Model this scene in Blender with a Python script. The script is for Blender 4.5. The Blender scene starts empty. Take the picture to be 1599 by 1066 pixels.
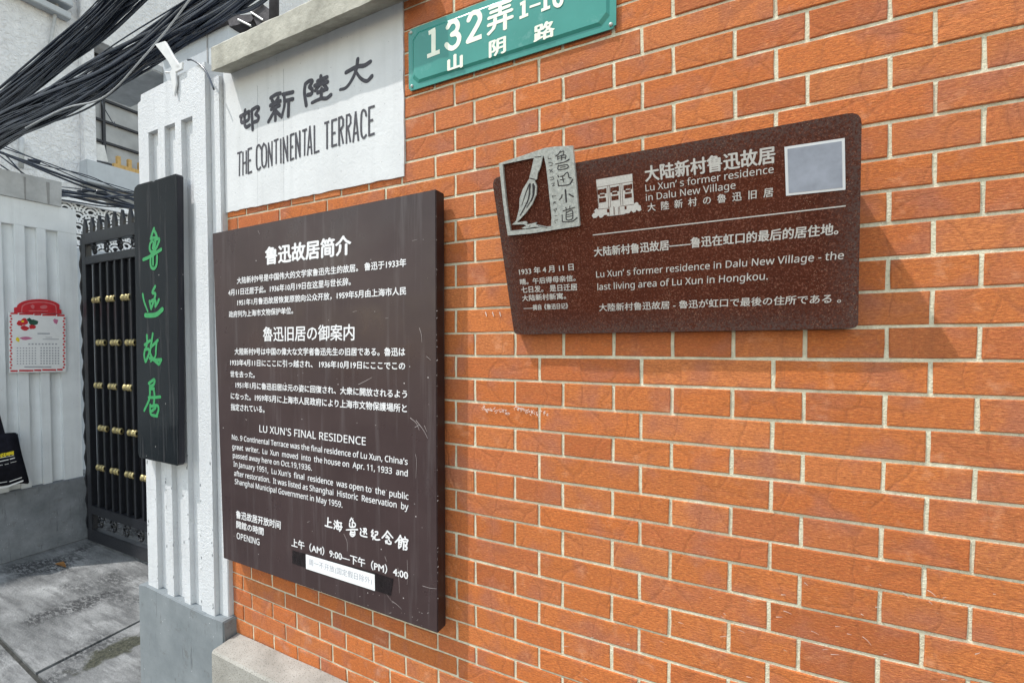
import bpy, bmesh, math, random
from mathutils import Vector, Matrix
random.seed(7)
S = bpy.context.scene
COL = S.collection
R = math.radians

# ---------------------------------------------------------------- camera
CAM = Vector((0.8, -1.1611, 1.5))
FPX, PX, PY = 745.0, 733.36, 554.51            # focal length and principal point, in pixels of the 1599 x 1066 photograph
R3 = Vector((0.8797, 0.4754, -0.0037)); U3 = Vector((-0.0094, 0.0262, 0.9996)); F2 = Vector((-0.4753, 0.8794, -0.0275))
F2.normalize(); R3 = (R3 - F2 * R3.dot(F2)).normalized(); U3 = R3.cross(F2)
cam = bpy.data.cameras.new('camera'); camo = bpy.data.objects.new('camera', cam); COL.objects.link(camo)
camo.matrix_world = Matrix(((R3.x, U3.x, -F2.x, CAM.x), (R3.y, U3.y, -F2.y, CAM.y), (R3.z, U3.z, -F2.z, CAM.z), (0, 0, 0, 1)))
cam.sensor_width = 36.0; cam.lens = 36.0 * FPX / 1599.0
cam.shift_x = (799.5 - PX) / 1599.0; cam.shift_y = (PY - 533.0) / 1599.0
cam.clip_start = 0.02; cam.clip_end = 500
S.camera = camo

# ---------------------------------------------------------------- sky, sun, exposure
SUN = Vector((1.15, 1.0, -2.6)).normalized()    # the way the light travels
W = bpy.data.worlds.new('World'); S.world = W; W.use_nodes = True
nt = W.node_tree; sky = nt.nodes.new('ShaderNodeTexSky'); sky.sky_type = 'NISHITA'; sky.sun_disc = False
sky.sun_elevation = math.asin(-SUN.z); sky.sun_rotation = math.atan2(-SUN.x, -SUN.y)
sky.air_density = 2.2; sky.dust_density = 0.5; sky.ozone_density = 1.0
hs_ = nt.nodes.new('ShaderNodeHueSaturation'); hs_.inputs['Saturation'].default_value = 0.60   # a thin white haze over the whole sky
nt.links.new(sky.outputs[0], hs_.inputs['Color']); nt.links.new(hs_.outputs[0], nt.nodes['Background'].inputs[0]); nt.nodes['Background'].inputs[1].default_value = 0.15
sun = bpy.data.lights.new('sun', 'SUN'); sun.energy = 2.05; sun.angle = R(0.6); sun.color = (1.0, 0.97, 0.93)
suno = bpy.data.objects.new('sun', sun); COL.objects.link(suno)
suno.rotation_euler = SUN.to_track_quat('-Z', 'Y').to_euler(); suno.location = (-3, -4, 8)
S.view_settings.view_transform = 'Standard'; S.view_settings.look = 'None'; S.view_settings.gamma = 1.0
S.view_settings.use_curve_mapping = False; S.view_settings.exposure = 0.97

# ---------------------------------------------------------------- pixels of the photograph to points in the place
KZ = 2.2186                                     # wall heights were measured from one mortar line; the ground is z = 0
def ray(x, y): return F2 + R3 * ((x - PX) / FPX) + U3 * ((PY - y) / FPX)
def onY(x, y, Y=0.0): r = ray(x, y); return CAM + r * ((Y - CAM.y) / r.y)
def onX(x, y, X): r = ray(x, y); return CAM + r * ((X - CAM.x) / r.x)
def onZ(x, y, Z=0.0): r = ray(x, y); return CAM + r * ((Z - CAM.z) / r.z)
def onP(x, y, p, n): r = ray(x, y); return CAM + r * ((p - CAM).dot(n) / r.dot(n))
def proj(p):
    q = p - CAM; return PX + FPX * q.dot(R3) / q.dot(F2), PY - FPX * q.dot(U3) / q.dot(F2)

# ---------------------------------------------------------------- materials
class NB:
    def __init__(s, name, rough=0.7, spec=0.4):
        s.m = bpy.data.materials.new(name); s.m.use_nodes = True; s.t = s.m.node_tree
        s.b = s.t.nodes['Principled BSDF']; s.b.inputs['Roughness'].default_value = rough
        s.b.inputs['Specular IOR Level'].default_value = spec
        s.pos = s.n('ShaderNodeNewGeometry').outputs['Position']
    def n(s, t, **k):
        q = s.t.nodes.new(t)
        for a, v in k.items(): setattr(q, a, v)
        return q
    def l(s, a, b): s.t.links.new(a, b)
    def mapv(s, scale, src=None):
        q = s.n('ShaderNodeMapping'); q.inputs['Scale'].default_value = scale; s.l(src or s.pos, q.inputs[0]); return q.outputs[0]
    def noise(s, scale, detail=4, rough=0.55, vec=None, dist=0.0):
        q = s.n('ShaderNodeTexNoise'); q.inputs['Scale'].default_value = scale; q.inputs['Detail'].default_value = detail
        q.inputs['Roughness'].default_value = rough; q.inputs['Distortion'].default_value = dist; s.l(vec or s.pos, q.inputs['Vector']); return q.outputs['Fac']
    def vor(s, scale, vec=None, feature='F1', rnd=1.0):
        q = s.n('ShaderNodeTexVoronoi', feature=feature); q.inputs['Scale'].default_value = scale; q.inputs['Randomness'].default_value = rnd
        s.l(vec or s.pos, q.inputs['Vector']); return q.outputs['Distance']
    def ramp(s, src, pts):
        q = s.n('ShaderNodeValToRGB'); e = q.color_ramp.elements
        while len(e) < len(pts): e.new(0.5)
        for i, (p, c) in enumerate(pts):
            e[i].position = p; e[i].color = tuple(c) + (1,) if isinstance(c, (tuple, list)) else (c, c, c, 1)
        s.l(src, q.inputs[0]); return q.outputs[0]
    def mix(s, fac, a, b, mode='MIX'):
        q = s.n('ShaderNodeMix', data_type='RGBA', blend_type=mode)
        for i, v in ((0, fac), (6, a), (7, b)):
            if isinstance(v, bpy.types.NodeSocket): s.l(v, q.inputs[i])
            elif isinstance(v, tuple): q.inputs[i].default_value = v + (1,)
            else: q.inputs[i].default_value = v
        return q.outputs[2]
    def math(s, op, a, b=0.0, clamp=False):
        q = s.n('ShaderNodeMath', operation=op, use_clamp=clamp)
        for i, v in ((0, a), (1, b)):
            if isinstance(v, bpy.types.NodeSocket): s.l(v, q.inputs[i])
            else: q.inputs[i].default_value = v
        return q.outputs[0]
    def attr(s, name): q = s.n('ShaderNodeAttribute', attribute_name=name); return q.outputs['Color']
    def col(s, c):
        if isinstance(c, tuple): s.b.inputs['Base Color'].default_value = c + (1,)
        else: s.l(c, s.b.inputs['Base Color'])
        return s
    def rough(s, v): s.l(v, s.b.inputs['Roughness']); return s
    def bump(s, h, dist=0.001, strength=1.0, prev=None):
        q = s.n('ShaderNodeBump'); q.inputs['Distance'].default_value = dist; q.inputs['Strength'].default_value = strength
        s.l(h, q.inputs['Height'])
        if prev: s.l(prev, q.inputs['Normal'])
        s.l(q.outputs[0], s.b.inputs['Normal']); return q.outputs[0]

def simple(name, c, rough=0.6, spec=0.4, var=0.12, nscale=30, bump=0.0, bscale=120, metal=0.0):
    b = NB(name, rough, spec)
    f = b.noise(nscale, 4)
    lo = tuple(x * (1 - var) for x in c); hi = tuple(min(1, x * (1 + var)) for x in c)
    b.col(b.ramp(f, [(0.3, lo), (0.7, hi)]))
    b.b.inputs['Metallic'].default_value = metal
    if bump: b.bump(b.noise(bscale, 5), bump)
    return b.m

M = {}
def make_brick():
    b = NB('fired brick', 0.82, 0.25)
    t = b.attr('tint')
    g = b.noise(1.0, 5, 0.62, b.mapv((28, 28, 190)))
    fine = b.noise(900, 3, 0.6)
    blot = b.noise(11, 3, 0.5)
    c = b.mix(b.ramp(g, [(0.40, 0.0), (0.74, 0.6)]), t, (0.36, 0.125, 0.040))
    c = b.mix(b.ramp(blot, [(0.50, 0.0), (0.66, 0.62)]), c, (0.40, 0.155, 0.105))
    c = b.mix(b.ramp(fine, [(0.40, 0.36), (0.56, 0.0)]), c, (0.22, 0.06, 0.025))
    g2 = b.noise(1.0, 6, 0.75, b.mapv((130, 130, 380)))
    c = b.mix(b.ramp(g2, [(0.42, 0.55), (0.52, 0.0)]), c, (0.30, 0.085, 0.035))
    c = b.mix(b.ramp(g2, [(0.54, 0.0), (0.66, 0.5)]), c, (0.70, 0.30, 0.10))
    low = b.n('ShaderNodeSeparateXYZ'); b.l(b.pos, low.inputs[0])
    eff = b.math('MULTIPLY', b.ramp(b.noise(9, 6, 0.7), [(0.55, 0.0), (0.68, 0.5)]), b.ramp(low.outputs[2], [(0.36, 1.0), (0.62, 0.0)]))
    c = b.mix(eff, c, (0.50, 0.38, 0.32))
    vein = b.vor(120, b.mapv((1, 1, 1)))
    c = b.mix(b.ramp(vein, [(0.035, 0.75), (0.06, 0.0)]), c, (0.10, 0.03, 0.02))
    fl = b.ramp(b.noise(1.0, 3, 0.6, b.mapv((75, 75, 240))), [(0.72, 0.0), (0.76, 0.7)])
    c = b.mix(fl, c, (0.72, 0.46, 0.30))
    pit = b.ramp(b.noise(1.0, 3, 0.6, b.mapv((110, 110, 190))), [(0.26, 0.8), (0.30, 0.0)])
    c = b.mix(pit, c, (0.12, 0.035, 0.018))
    pale = b.ramp(b.noise(17, 5, 0.65), [(0.58, 0.0), (0.72, 0.4)])
    c = b.mix(pale, c, (0.74, 0.36, 0.20))
    col_ = c
    # fine sandy ripples, and the folds pressed into hand made faces
    h1 = b.noise(1.0, 6, 0.72, b.mapv((95, 95, 330)))
    warp = b.n('ShaderNodeVectorMath', operation='ADD'); wn = b.n('ShaderNodeTexNoise'); wn.inputs['Scale'].default_value = 9
    b.l(b.pos, wn.inputs['Vector'])
    sc = b.n('ShaderNodeVectorMath', operation='SCALE'); sc.inputs['Scale'].default_value = 0.09
    b.l(wn.outputs['Color'], sc.inputs[0]); b.l(b.pos, warp.inputs[0]); b.l(sc.outputs[0], warp.inputs[1])
    cr = b.vor(1.0, b.mapv((9.5, 3, 5.5), warp.outputs[0]), 'DISTANCE_TO_EDGE')
    q = b.n('ShaderNodeTexVoronoi', feature='F1'); q.inputs['Scale'].default_value = 1.0
    b.l(b.mapv((9.5, 3, 5.5), warp.outputs[0]), q.inputs['Vector'])
    sepc = b.n('ShaderNodeSeparateColor'); b.l(q.outputs['Color'], sepc.inputs[0])
    step = b.math('MULTIPLY', sepc.outputs[0], 0.9)
    crease = b.math('ADD', b.math('MULTIPLY', b.ramp(cr, [(0.0, 0.0), (0.05, 1.0)]), 0.45), step)
    col_ = b.mix(b.ramp(cr, [(0.0, 0.28), (0.025, 0.0)]), col_, (0.30, 0.10, 0.045)); b.col(col_)
    n1 = b.bump(crease, 0.0026, 0.9)
    n2 = b.bump(h1, 0.0030, 1.0, n1)
    b.bump(fine, 0.0006, 0.9, n2)
    return b.m
M['brick'] = make_brick()
def make_mortar():
    b = NB('lime mortar', 0.9, 0.2)
    c = b.ramp(b.noise(60, 5), [(0.3, (0.54, 0.50, 0.36)), (0.7, (0.72, 0.67, 0.51))])
    c = b.mix(b.ramp(b.noise(14, 4), [(0.5, 0.0), (0.75, 0.35)]), c, (0.40, 0.43, 0.34))
    c = b.mix(b.ramp(b.noise(170, 4, 0.7), [(0.56, 0.0), (0.70, 0.45)]), c, (0.22, 0.22, 0.16))
    b.col(c); b.bump(b.noise(260, 5), 0.003); return b.m
M['mortar'] = make_mortar()
def make_stucco(name, c, dist=0.004, scale=75, dirt=0.25, rough=0.85):
    b = NB(name, rough, 0.25)
    n = b.noise(5, 6, 0.6); streak = b.noise(1.0, 4, 0.6, b.mapv((22, 22, 1.6)))
    k = b.ramp(n, [(0.35, tuple(x * 0.90 for x in c)), (0.65, c)])
    k = b.mix(b.ramp(streak, [(0.52, 0.0), (0.78, dirt)]), k, tuple(x * 0.55 for x in c))
    sp = b.vor(38); k = b.mix(b.ramp(sp, [(0.05, 0.5), (0.08, 0.0)]), k, tuple(x * 0.3 for x in c))
    b.col(k)
    w = b.noise(scale, 5, 0.6, dist=1.2)
    b.bump(w, dist, 0.8); return b.m
M['pillar_white'] = make_stucco('white rough render', (0.64, 0.65, 0.66), 0.0050, 95, 0.36)
M['panel_white'] = make_stucco('smooth white render', (0.645, 0.65, 0.65), 0.0016, 45, 0.22)
M['pillar_left'] = make_stucco('pale grey paint', (0.80, 0.825, 0.84), 0.0014, 30, 0.25)
M['stucco_far'] = make_stucco('pale trowelled stucco', (0.84, 0.84, 0.85), 0.06, 14, 0.15)
def make_concrete(name, a, c2, dist=0.003, scale=90, spots=None):
    b = NB(name, 0.85, 0.3)
    k = b.ramp(b.noise(7, 8, 0.66), [(0.32, a), (0.68, c2)])
    if 'plinth' in name:
        k = b.mix(b.ramp(b.noise(1.0, 5, 0.7, b.mapv((60, 60, 5))), [(0.60, 0.0), (0.66, 0.55)]), k, tuple(x * 0.35 for x in a))
        k = b.mix(b.ramp(b.noise(16, 6, 0.75), [(0.58, 0.0), (0.68, 0.45)]), k, (0.10, 0.095, 0.085))
        k = b.mix(b.math('MULTIPLY', b.ramp(b.vor(42), [(0.05, 1.0), (0.08, 0.0)]), b.ramp(b.noise(7, 2), [(0.5, 0.0), (0.56, 0.9)])), k, (0.70, 0.70, 0.70))
    if spots: k = b.mix(b.ramp(b.vor(spots), [(0.16, 0.8), (0.30, 0.0)]), k, tuple(x * 0.35 for x in a))
    b.col(k); b.bump(b.noise(scale, 6, 0.65), dist); return b.m
M['coping'] = make_concrete('weathered cement coping', (0.20, 0.19, 0.155), (0.50, 0.48, 0.41), 0.003, 60)
M['plinth'] = make_concrete('grey painted plinth', (0.17, 0.19, 0.20), (0.235, 0.255, 0.265), 0.0015, 30)
M['plinth_dark'] = make_concrete('dark grey plinth', (0.14, 0.15, 0.16), (0.24, 0.25, 0.265), 0.002, 30)
M['old_cap'] = make_concrete('grey cement cap', (0.38, 0.39, 0.395), (0.56, 0.57, 0.575), 0.003, 20)
M['granite'] = make_concrete('speckled granite ledge', (0.25, 0.235, 0.205), (0.40, 0.38, 0.34), 0.002, 150, 170)
def make_ground():
    b = NB('worn concrete paving', 0.8, 0.35)
    k = b.ramp(b.noise(2.2, 8, 0.62, b.mapv((1.0, 1.8, 1))), [(0.30, (0.11, 0.112, 0.11)), (0.5, (0.215, 0.216, 0.212)), (0.70, (0.40, 0.40, 0.39))])
    st = b.noise(1.0, 6, 0.7, b.mapv((4, 26, 1)))
    k = b.mix(b.ramp(st, [(0.47, 0.0), (0.64, 0.7)]), k, (0.09, 0.09, 0.09))
    d = b.math('MULTIPLY', b.ramp(b.noise(1.9, 3, 0.5), [(0.50, 0.0), (0.60, 1.0)]), b.ramp(b.noise(1.0, 6, 0.75, b.mapv((22, 60, 1))), [(0.45, 0.0), (0.51, 0.95)]))
    k = b.mix(d, k, (0.035, 0.035, 0.037))
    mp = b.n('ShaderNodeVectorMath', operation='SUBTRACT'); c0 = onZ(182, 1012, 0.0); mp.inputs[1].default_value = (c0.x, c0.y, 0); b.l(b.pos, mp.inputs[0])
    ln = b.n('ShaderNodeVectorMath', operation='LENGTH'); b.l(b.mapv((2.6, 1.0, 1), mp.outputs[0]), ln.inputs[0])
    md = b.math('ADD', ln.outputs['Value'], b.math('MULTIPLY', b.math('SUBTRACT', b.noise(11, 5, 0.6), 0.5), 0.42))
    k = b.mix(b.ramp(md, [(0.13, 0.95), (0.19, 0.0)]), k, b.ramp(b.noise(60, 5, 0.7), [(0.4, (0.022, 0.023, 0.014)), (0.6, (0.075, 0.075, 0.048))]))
    k = b.mix(b.ramp(b.noise(160, 4, 0.75), [(0.34, 0.5), (0.46, 0.0)]), k, (0.05, 0.05, 0.05))
    k = b.mix(b.ramp(b.vor(55), [(0.06, 0.6), (0.10, 0.0)]), k, (0.55, 0.54, 0.52))
    b.col(k); b.bump(b.noise(45, 8, 0.75), 0.012, 0.9); return b.m
M['ground'] = make_ground()
M['joint'] = simple('dark earth in joint', (0.05, 0.05, 0.045), 0.95, 0.2, 0.4, 40, 0.003)
M['moss'] = simple('moss and silt', (0.085, 0.09, 0.055), 0.95, 0.2, 0.5, 30, 0.006, 90)
def make_board(name, c, c2, rough=0.42, specks=True, coat=0.0):
    b = NB(name, rough, 0.34)
    n = b.noise(3.5, 5, 0.6)
    k = b.ramp(n, [(0.3, c), (0.7, c2)])
    stk = b.noise(1.0, 4, 0.6, b.mapv((40, 40, 2.2)))
    k = b.mix(b.ramp(stk, [(0.55, 0.0), (0.75, 0.20)]), k, (0.22, 0.20, 0.20))
    if specks:
        v = b.vor(26); mk = b.math('MULTIPLY', b.ramp(v, [(0.03, 1.0), (0.055, 0.0)]), b.ramp(b.noise(6, 2), [(0.48, 0.0), (0.54, 1.0)]))
        k = b.mix(mk, k, (0.62, 0.58, 0.56))
    b.col(k); b.rough(b.ramp(b.noise(9, 5), [(0.3, rough - 0.1), (0.7, rough + 0.14)]))
    b.b.inputs['Coat Weight'].default_value = coat; b.b.inputs['Coat Roughness'].default_value = 0.12
    b.bump(b.noise(14, 3), 0.0006, 0.5); return b.m
M['board'] = make_board('dark brown painted board', (0.036, 0.021, 0.021), (0.055, 0.034, 0.034), 0.33)
M['board_side'] = make_board('dark brown board edge', (0.018, 0.008, 0.008), (0.028, 0.012, 0.012), 0.45)
M['plaque'] = make_board('black lacquered timber', (0.008, 0.010, 0.012), (0.013, 0.016, 0.018), 0.12, True, 0.0)
M['plaque'].node_tree.nodes['Principled BSDF'].inputs['Specular IOR Level'].default_value = 0.16
M['plaque_side'] = make_board('black lacquered edge', (0.012, 0.012, 0.018), (0.02, 0.02, 0.028), 0.4)
def make_sign():
    b = NB('rusty brown sprayed metal', 0.5, 0.12)
    f = b.noise(260, 3, 0.7); v = b.n('ShaderNodeTexVoronoi', feature='F1'); v.inputs['Scale'].default_value = 420; b.l(b.pos, v.inputs['Vector'])
    big = b.noise(5, 4, 0.55)
    k = b.ramp(big, [(0.3, (0.070, 0.018, 0.010)), (0.7, (0.115, 0.027, 0.011))])
    k = b.mix(b.ramp(f, [(0.52, 0.0), (0.64, 0.8)]), k, (0.24, 0.092, 0.060))
    k = b.mix(b.ramp(b.noise(300, 3, 0.7), [(0.36, 0.6), (0.46, 0.0)]), k, (0.035, 0.010, 0.008))
    uv = b.attr('edge')
    k = b.mix(b.math('MULTIPLY', b.ramp(b.noise(230, 3, 0.7), [(0.42, 0.1), (0.56, 0.9)]), uv), k, (0.105, 0.070, 0.062))
    sp = b.math('MULTIPLY', b.ramp(b.vor(260), [(0.14, 1.0), (0.22, 0.0)]), b.ramp(b.noise(30, 3), [(0.45, 0.0), (0.6, 0.6)]))
    k = b.mix(sp, k, (0.50, 0.32, 0.22))
    b.col(k); b.rough(b.ramp(f, [(0.3, 0.5), (0.7, 0.8)])); b.bump(f, 0.0016, 1.0); return b.m
M['sign'] = make_sign()
M['sign_white'] = simple('off-white print', (0.62, 0.585, 0.54), 0.5, 0.4, 0.12, 300)
M['print_white'] = simple('white print', (0.74, 0.73, 0.73), 0.5, 0.4, 0.1, 200)
M['steel'] = simple('brushed grey metal', (0.50, 0.51, 0.475), 0.45, 0.5, 0.22, 160, 0.0008, 300, 0.25)
M['dark_etch'] = simple('dark engraved paint', (0.045, 0.04, 0.042), 0.6, 0.3)
M['ink'] = simple('charcoal lettering', (0.058, 0.055, 0.065), 0.6, 0.3, 0.3, 120)
M['green_paint'] = simple('bright green paint', (0.022, 0.25, 0.075), 0.45, 0.5, 0.15, 60)
def make_plate():
    b = NB('teal enamelled plate', 0.28, 0.35)
    k = b.ramp(b.noise(6, 4), [(0.3, (0.028, 0.205, 0.165)), (0.7, (0.045, 0.26, 0.215))])
    k = b.mix(b.ramp(b.noise(16, 5, 0.7), [(0.58, 0.0), (0.72, 0.3)]), k, (0.22, 0.42, 0.38))
    b.col(k); b.b.inputs['Coat Weight'].default_value = 0.1; b.b.inputs['Coat Roughness'].default_value = 0.15
    b.bump(b.noise(9, 2), 0.001, 0.4); return b.m
M['plate'] = make_plate()
M['cream'] = simple('cream enamel lettering', (0.74, 0.76, 0.62), 0.35, 0.5, 0.06)
M['paper'] = simple('white paper', (0.80, 0.80, 0.80), 0.6, 0.3, 0.03)
M['tape'] = simple('shiny dark tape', (0.012, 0.008, 0.009), 0.3, 0.3, 0.3, 60, 0.002, 90)
M['label_grey'] = simple('pale blue-grey label', (0.36, 0.38, 0.44), 0.5, 0.3, 0.12, 50)
M['black_iron'] = simple('black painted iron', (0.012, 0.013, 0.017), 0.38, 0.6, 0.3, 30, 0.0008, 80)
M['gold'] = simple('gilded collar', (0.40, 0.33, 0.16), 0.45, 0.5, 0.5, 90, 0, 1, 0.7)
M['cable'] = simple('black cable sheath', (0.020, 0.028, 0.046), 0.26, 0.7, 0.4, 12)
M['cable_light'] = simple('pale grey wire', (0.36, 0.37, 0.38), 0.5, 0.5)
M['plastic'] = simple('white plastic', (0.62, 0.62, 0.61), 0.45, 0.5, 0.1, 20)
M['red'] = simple('red printed card', (0.56, 0.025, 0.035), 0.5, 0.4, 0.1)
M['red_light'] = simple('pink printed frame', (0.62, 0.16, 0.17), 0.5, 0.4, 0.1)
M['leaf'] = simple('dark green print', (0.03, 0.09, 0.06), 0.6, 0.3)
M['yellow'] = simple('yellow print', (0.78, 0.62, 0.03), 0.6, 0.3)
M['pink'] = simple('pink print', (0.55, 0.18, 0.30), 0.6, 0.3)
M['grey_print'] = simple('grey print', (0.36, 0.36, 0.40), 0.6, 0.3)
M['bag'] = simple('black canvas', (0.010, 0.010, 0.016), 0.9, 0.2, 0.3, 40, 0.002, 400)
M['glass'] = simple('dim window pane', (0.34, 0.345, 0.35), 0.35, 0.6, 0.25, 3)
M['frame'] = simple('dark window bar', (0.035, 0.037, 0.045), 0.6, 0.4)
M['house_grey'] = make_stucco('smooth blue-grey wall', (0.50, 0.53, 0.56), 0.002, 15, 0.15)
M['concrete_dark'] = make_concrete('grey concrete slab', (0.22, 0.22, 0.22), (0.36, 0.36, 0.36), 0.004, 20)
M['lattice'] = simple('white lattice panel', (0.86, 0.86, 0.86), 0.6, 0.4, 0.08)
M['lattice_back'] = simple('dark space behind lattice', (0.07, 0.07, 0.075), 0.8, 0.2)
M['roof'] = simple('weathered roof sheet', (0.07, 0.065, 0.07), 0.8, 0.3, 0.4, 14, 0.006, 30)
M['carton'] = simple('yellow toy blocks', (0.52, 0.33, 0.12), 0.6, 0.3)
M['chalk'] = simple('chalky scratch', (0.62, 0.50, 0.44), 0.9, 0.2)
M['scratch'] = simple('pale scratch', (0.30, 0.26, 0.25), 0.8, 0.2)
M['dryleaf'] = simple('dry leaf', (0.25, 0.12, 0.04), 0.8, 0.2)

# ---------------------------------------------------------------- object helpers
def link(name, me, m=None, parent=None):
    if m is not None:
        for q in (m if isinstance(m, (list, tuple)) else [m]): me.materials.append(q)
    o = bpy.data.objects.new(name, me); COL.objects.link(o)
    if parent: o.parent = parent; o.matrix_parent_inverse = Matrix.Translation(parent.location).inverted()
    return o
def obj(name, bm, m, parent=None, smooth=False):
    me = bpy.data.meshes.new(name); bm.normal_update(); bm.to_mesh(me); bm.free()
    if smooth:
        for p in me.polygons: p.use_smooth = True
    return link(name, me, m, parent)
def tag(o, label=None, cat=None, group=None, kind=None):
    for k, v in (('label', label), ('category', cat), ('group', group), ('kind', kind)):
        if v: o[k] = v
    return o
def thing(name, label, cat, loc=(0, 0, 0), group=None):
    o = bpy.data.objects.new(name, None); COL.objects.link(o); o.location = loc; o.empty_display_size = 0.1
    return tag(o, label, cat, group)
def box(bm, a, b, bevel=0.0):
    xs = sorted((a[0], b[0])); ys = sorted((a[1], b[1])); zs = sorted((a[2], b[2]))
    v = [bm.verts.new((x, y, z)) for x in xs for y in ys for z in zs]
    fs = [bm.faces.new([v[i] for i in q]) for q in ((0, 1, 3, 2), (4, 6, 7, 5), (0, 4, 5, 1), (2, 3, 7, 6), (0, 2, 6, 4), (1, 5, 7, 3))]
    if bevel: bmesh.ops.bevel(bm, geom=list({e for f in fs for e in f.edges}), offset=bevel, segments=2, affect='EDGES')
    return bm
def boxo(name, a, b, m, parent=None, bevel=0.0): return obj(name, box(bmesh.new(), a, b, bevel), m, parent)
def prism(bm, poly, off):
    """poly: list of points; off: vector of the thickness."""
    off = Vector(off); a = [bm.verts.new(Vector(p)) for p in poly]; b = [bm.verts.new(Vector(p) + off) for p in poly]
    n = len(poly); bm.faces.new(a[::-1]); bm.faces.new(b)
    for i in range(n): bm.faces.new([a[i], a[(i + 1) % n], b[(i + 1) % n], b[i]])
    return bm
def tube(bm, pts, r, n=6, r_end=None, caps=True):
    rings = []; N = len(pts)
    for i, p in enumerate(pts):
        p = Vector(p); t = (Vector(pts[min(i + 1, N - 1)]) - Vector(pts[max(i - 1, 0)])).normalized()
        u = t.cross(Vector((0, 0, 1)))
        if u.length < 0.05: u = t.cross(Vector((0, 1, 0)))
        u.normalize(); w = t.cross(u); rr = r if r_end is None else r + (r_end - r) * i / (N - 1)
        rings.append([bm.verts.new(p + (u * math.cos(k * 2 * math.pi / n) + w * math.sin(k * 2 * math.pi / n)) * rr) for k in range(n)])
    for a, b in zip(rings, rings[1:]):
        for k in range(n): bm.faces.new([a[k], a[(k + 1) % n], b[(k + 1) % n], b[k]])
    if caps: bm.faces.new(rings[0][::-1]); bm.faces.new(rings[-1])
    return bm
def catmull(p, n=5):
    p = [Vector(q) for q in p]
    if len(p) < 3: return p
    out = []; q = [p[0] * 2 - p[1]] + p + [p[-1] * 2 - p[-2]]
    for i in range(1, len(q) - 2):
        a, b, c, d = q[i - 1:i + 3]
        for k in range(n):
            t = k / n
            out.append(0.5 * ((2 * b) + (c - a) * t + (2 * a - 5 * b + 4 * c - d) * t * t + (3 * b - a - 3 * c + d) * t ** 3))
    out.append(p[-1]); return out

# ---- brush strokes lying on a plane: each stroke is one ribbon, each a hair above the last
def stroke(bm, pts, w, nrm, lift, taper=0.0, smooth=True, closed=False):
    if not smooth and not closed and len(pts) > 2:          # angular letters: one straight bar per segment
        for i, (a, b) in enumerate(zip(pts, pts[1:])):
            a, b = Vector(a), Vector(b); d = (b - a).normalized() * w * 0.35
            stroke(bm, [a - d, b + d], w, nrm, lift + 0.00003 * i, 0.0, False)
        return
    pts = catmull(pts, 5) if smooth else [Vector(p) for p in pts]
    if closed: pts = pts + [pts[0].copy()]
    N = len(pts); L = []; Rr = []
    for i, p in enumerate(pts):
        if closed: t = pts[(i + 1) % (N - 1)] - pts[(i - 1) % (N - 1)]
        else: t = pts[min(i + 1, N - 1)] - pts[max(i - 1, 0)]
        if t.length < 1e-9: t = Vector((1, 0, 0))
        t.normalize(); s = nrm.cross(t).normalized(); f = i / (N - 1)
        k = 1.0 - taper * f if taper >= 0 else 1.0 + taper * (1 - f)
        if not smooth and 0 < i < N - 1:
            a = (pts[i] - pts[i - 1]).normalized(); k *= min(1.8, 1 / max(0.5, abs(a.dot(t))))
        L.append(bm.verts.new(p + s * w * 0.5 * k + nrm * lift)); Rr.append(bm.verts.new(p - s * w * 0.5 * k + nrm * lift))
    for i in range(N - 1): bm.faces.new([Rr[i], Rr[i + 1], L[i + 1], L[i]])
    if not closed and smooth:
        for (a, b, d) in ((L[0], Rr[0], pts[0] - pts[1]), (Rr[-1], L[-1], pts[-1] - pts[-2])):
            d = d.normalized(); c = (a.co + b.co) / 2; rr = (a.co - b.co).length / 2; s = (a.co - b.co).normalized()
            arc = [bm.verts.new(c + (s * math.cos(x) + d * math.sin(x)) * rr) for x in (0.79, 1.57, 2.36)]
            bm.faces.new([a] + arc + [b])

# ---- lettering
_dg = bpy.data.objects.new
FONTCACHE = {}
def builtin_font(fn):                                       # the fonts that ship inside Blender itself
    try: return bpy.data.fonts.load(bpy.utils.system_resource('DATAFILES', path='fonts') + '/' + fn)
    except Exception: return None
LATIN = builtin_font('NotoSansHebrew-Regular.woff2')
def glyph_mesh(s, font=None):
    key = (s, font.name if font else '')
    if key not in FONTCACHE:
        c = bpy.data.curves.new('lettering', 'FONT'); c.body = s; c.size = 1; c.resolution_u = 2
        if font: c.font = font
        o = bpy.data.objects.new('lettering', c); COL.objects.link(o); bpy.context.view_layer.update()
        me = bpy.data.meshes.new_from_object(o.evaluated_get(bpy.context.evaluated_depsgraph_get()))
        v = [tuple(q.co) for q in me.vertices]; f = [tuple(p.vertices) for p in me.polygons]
        bpy.data.objects.remove(o); bpy.data.curves.remove(c); bpy.data.meshes.remove(me)
        FONTCACHE[key] = (v, f)
    return FONTCACHE[key]
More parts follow.
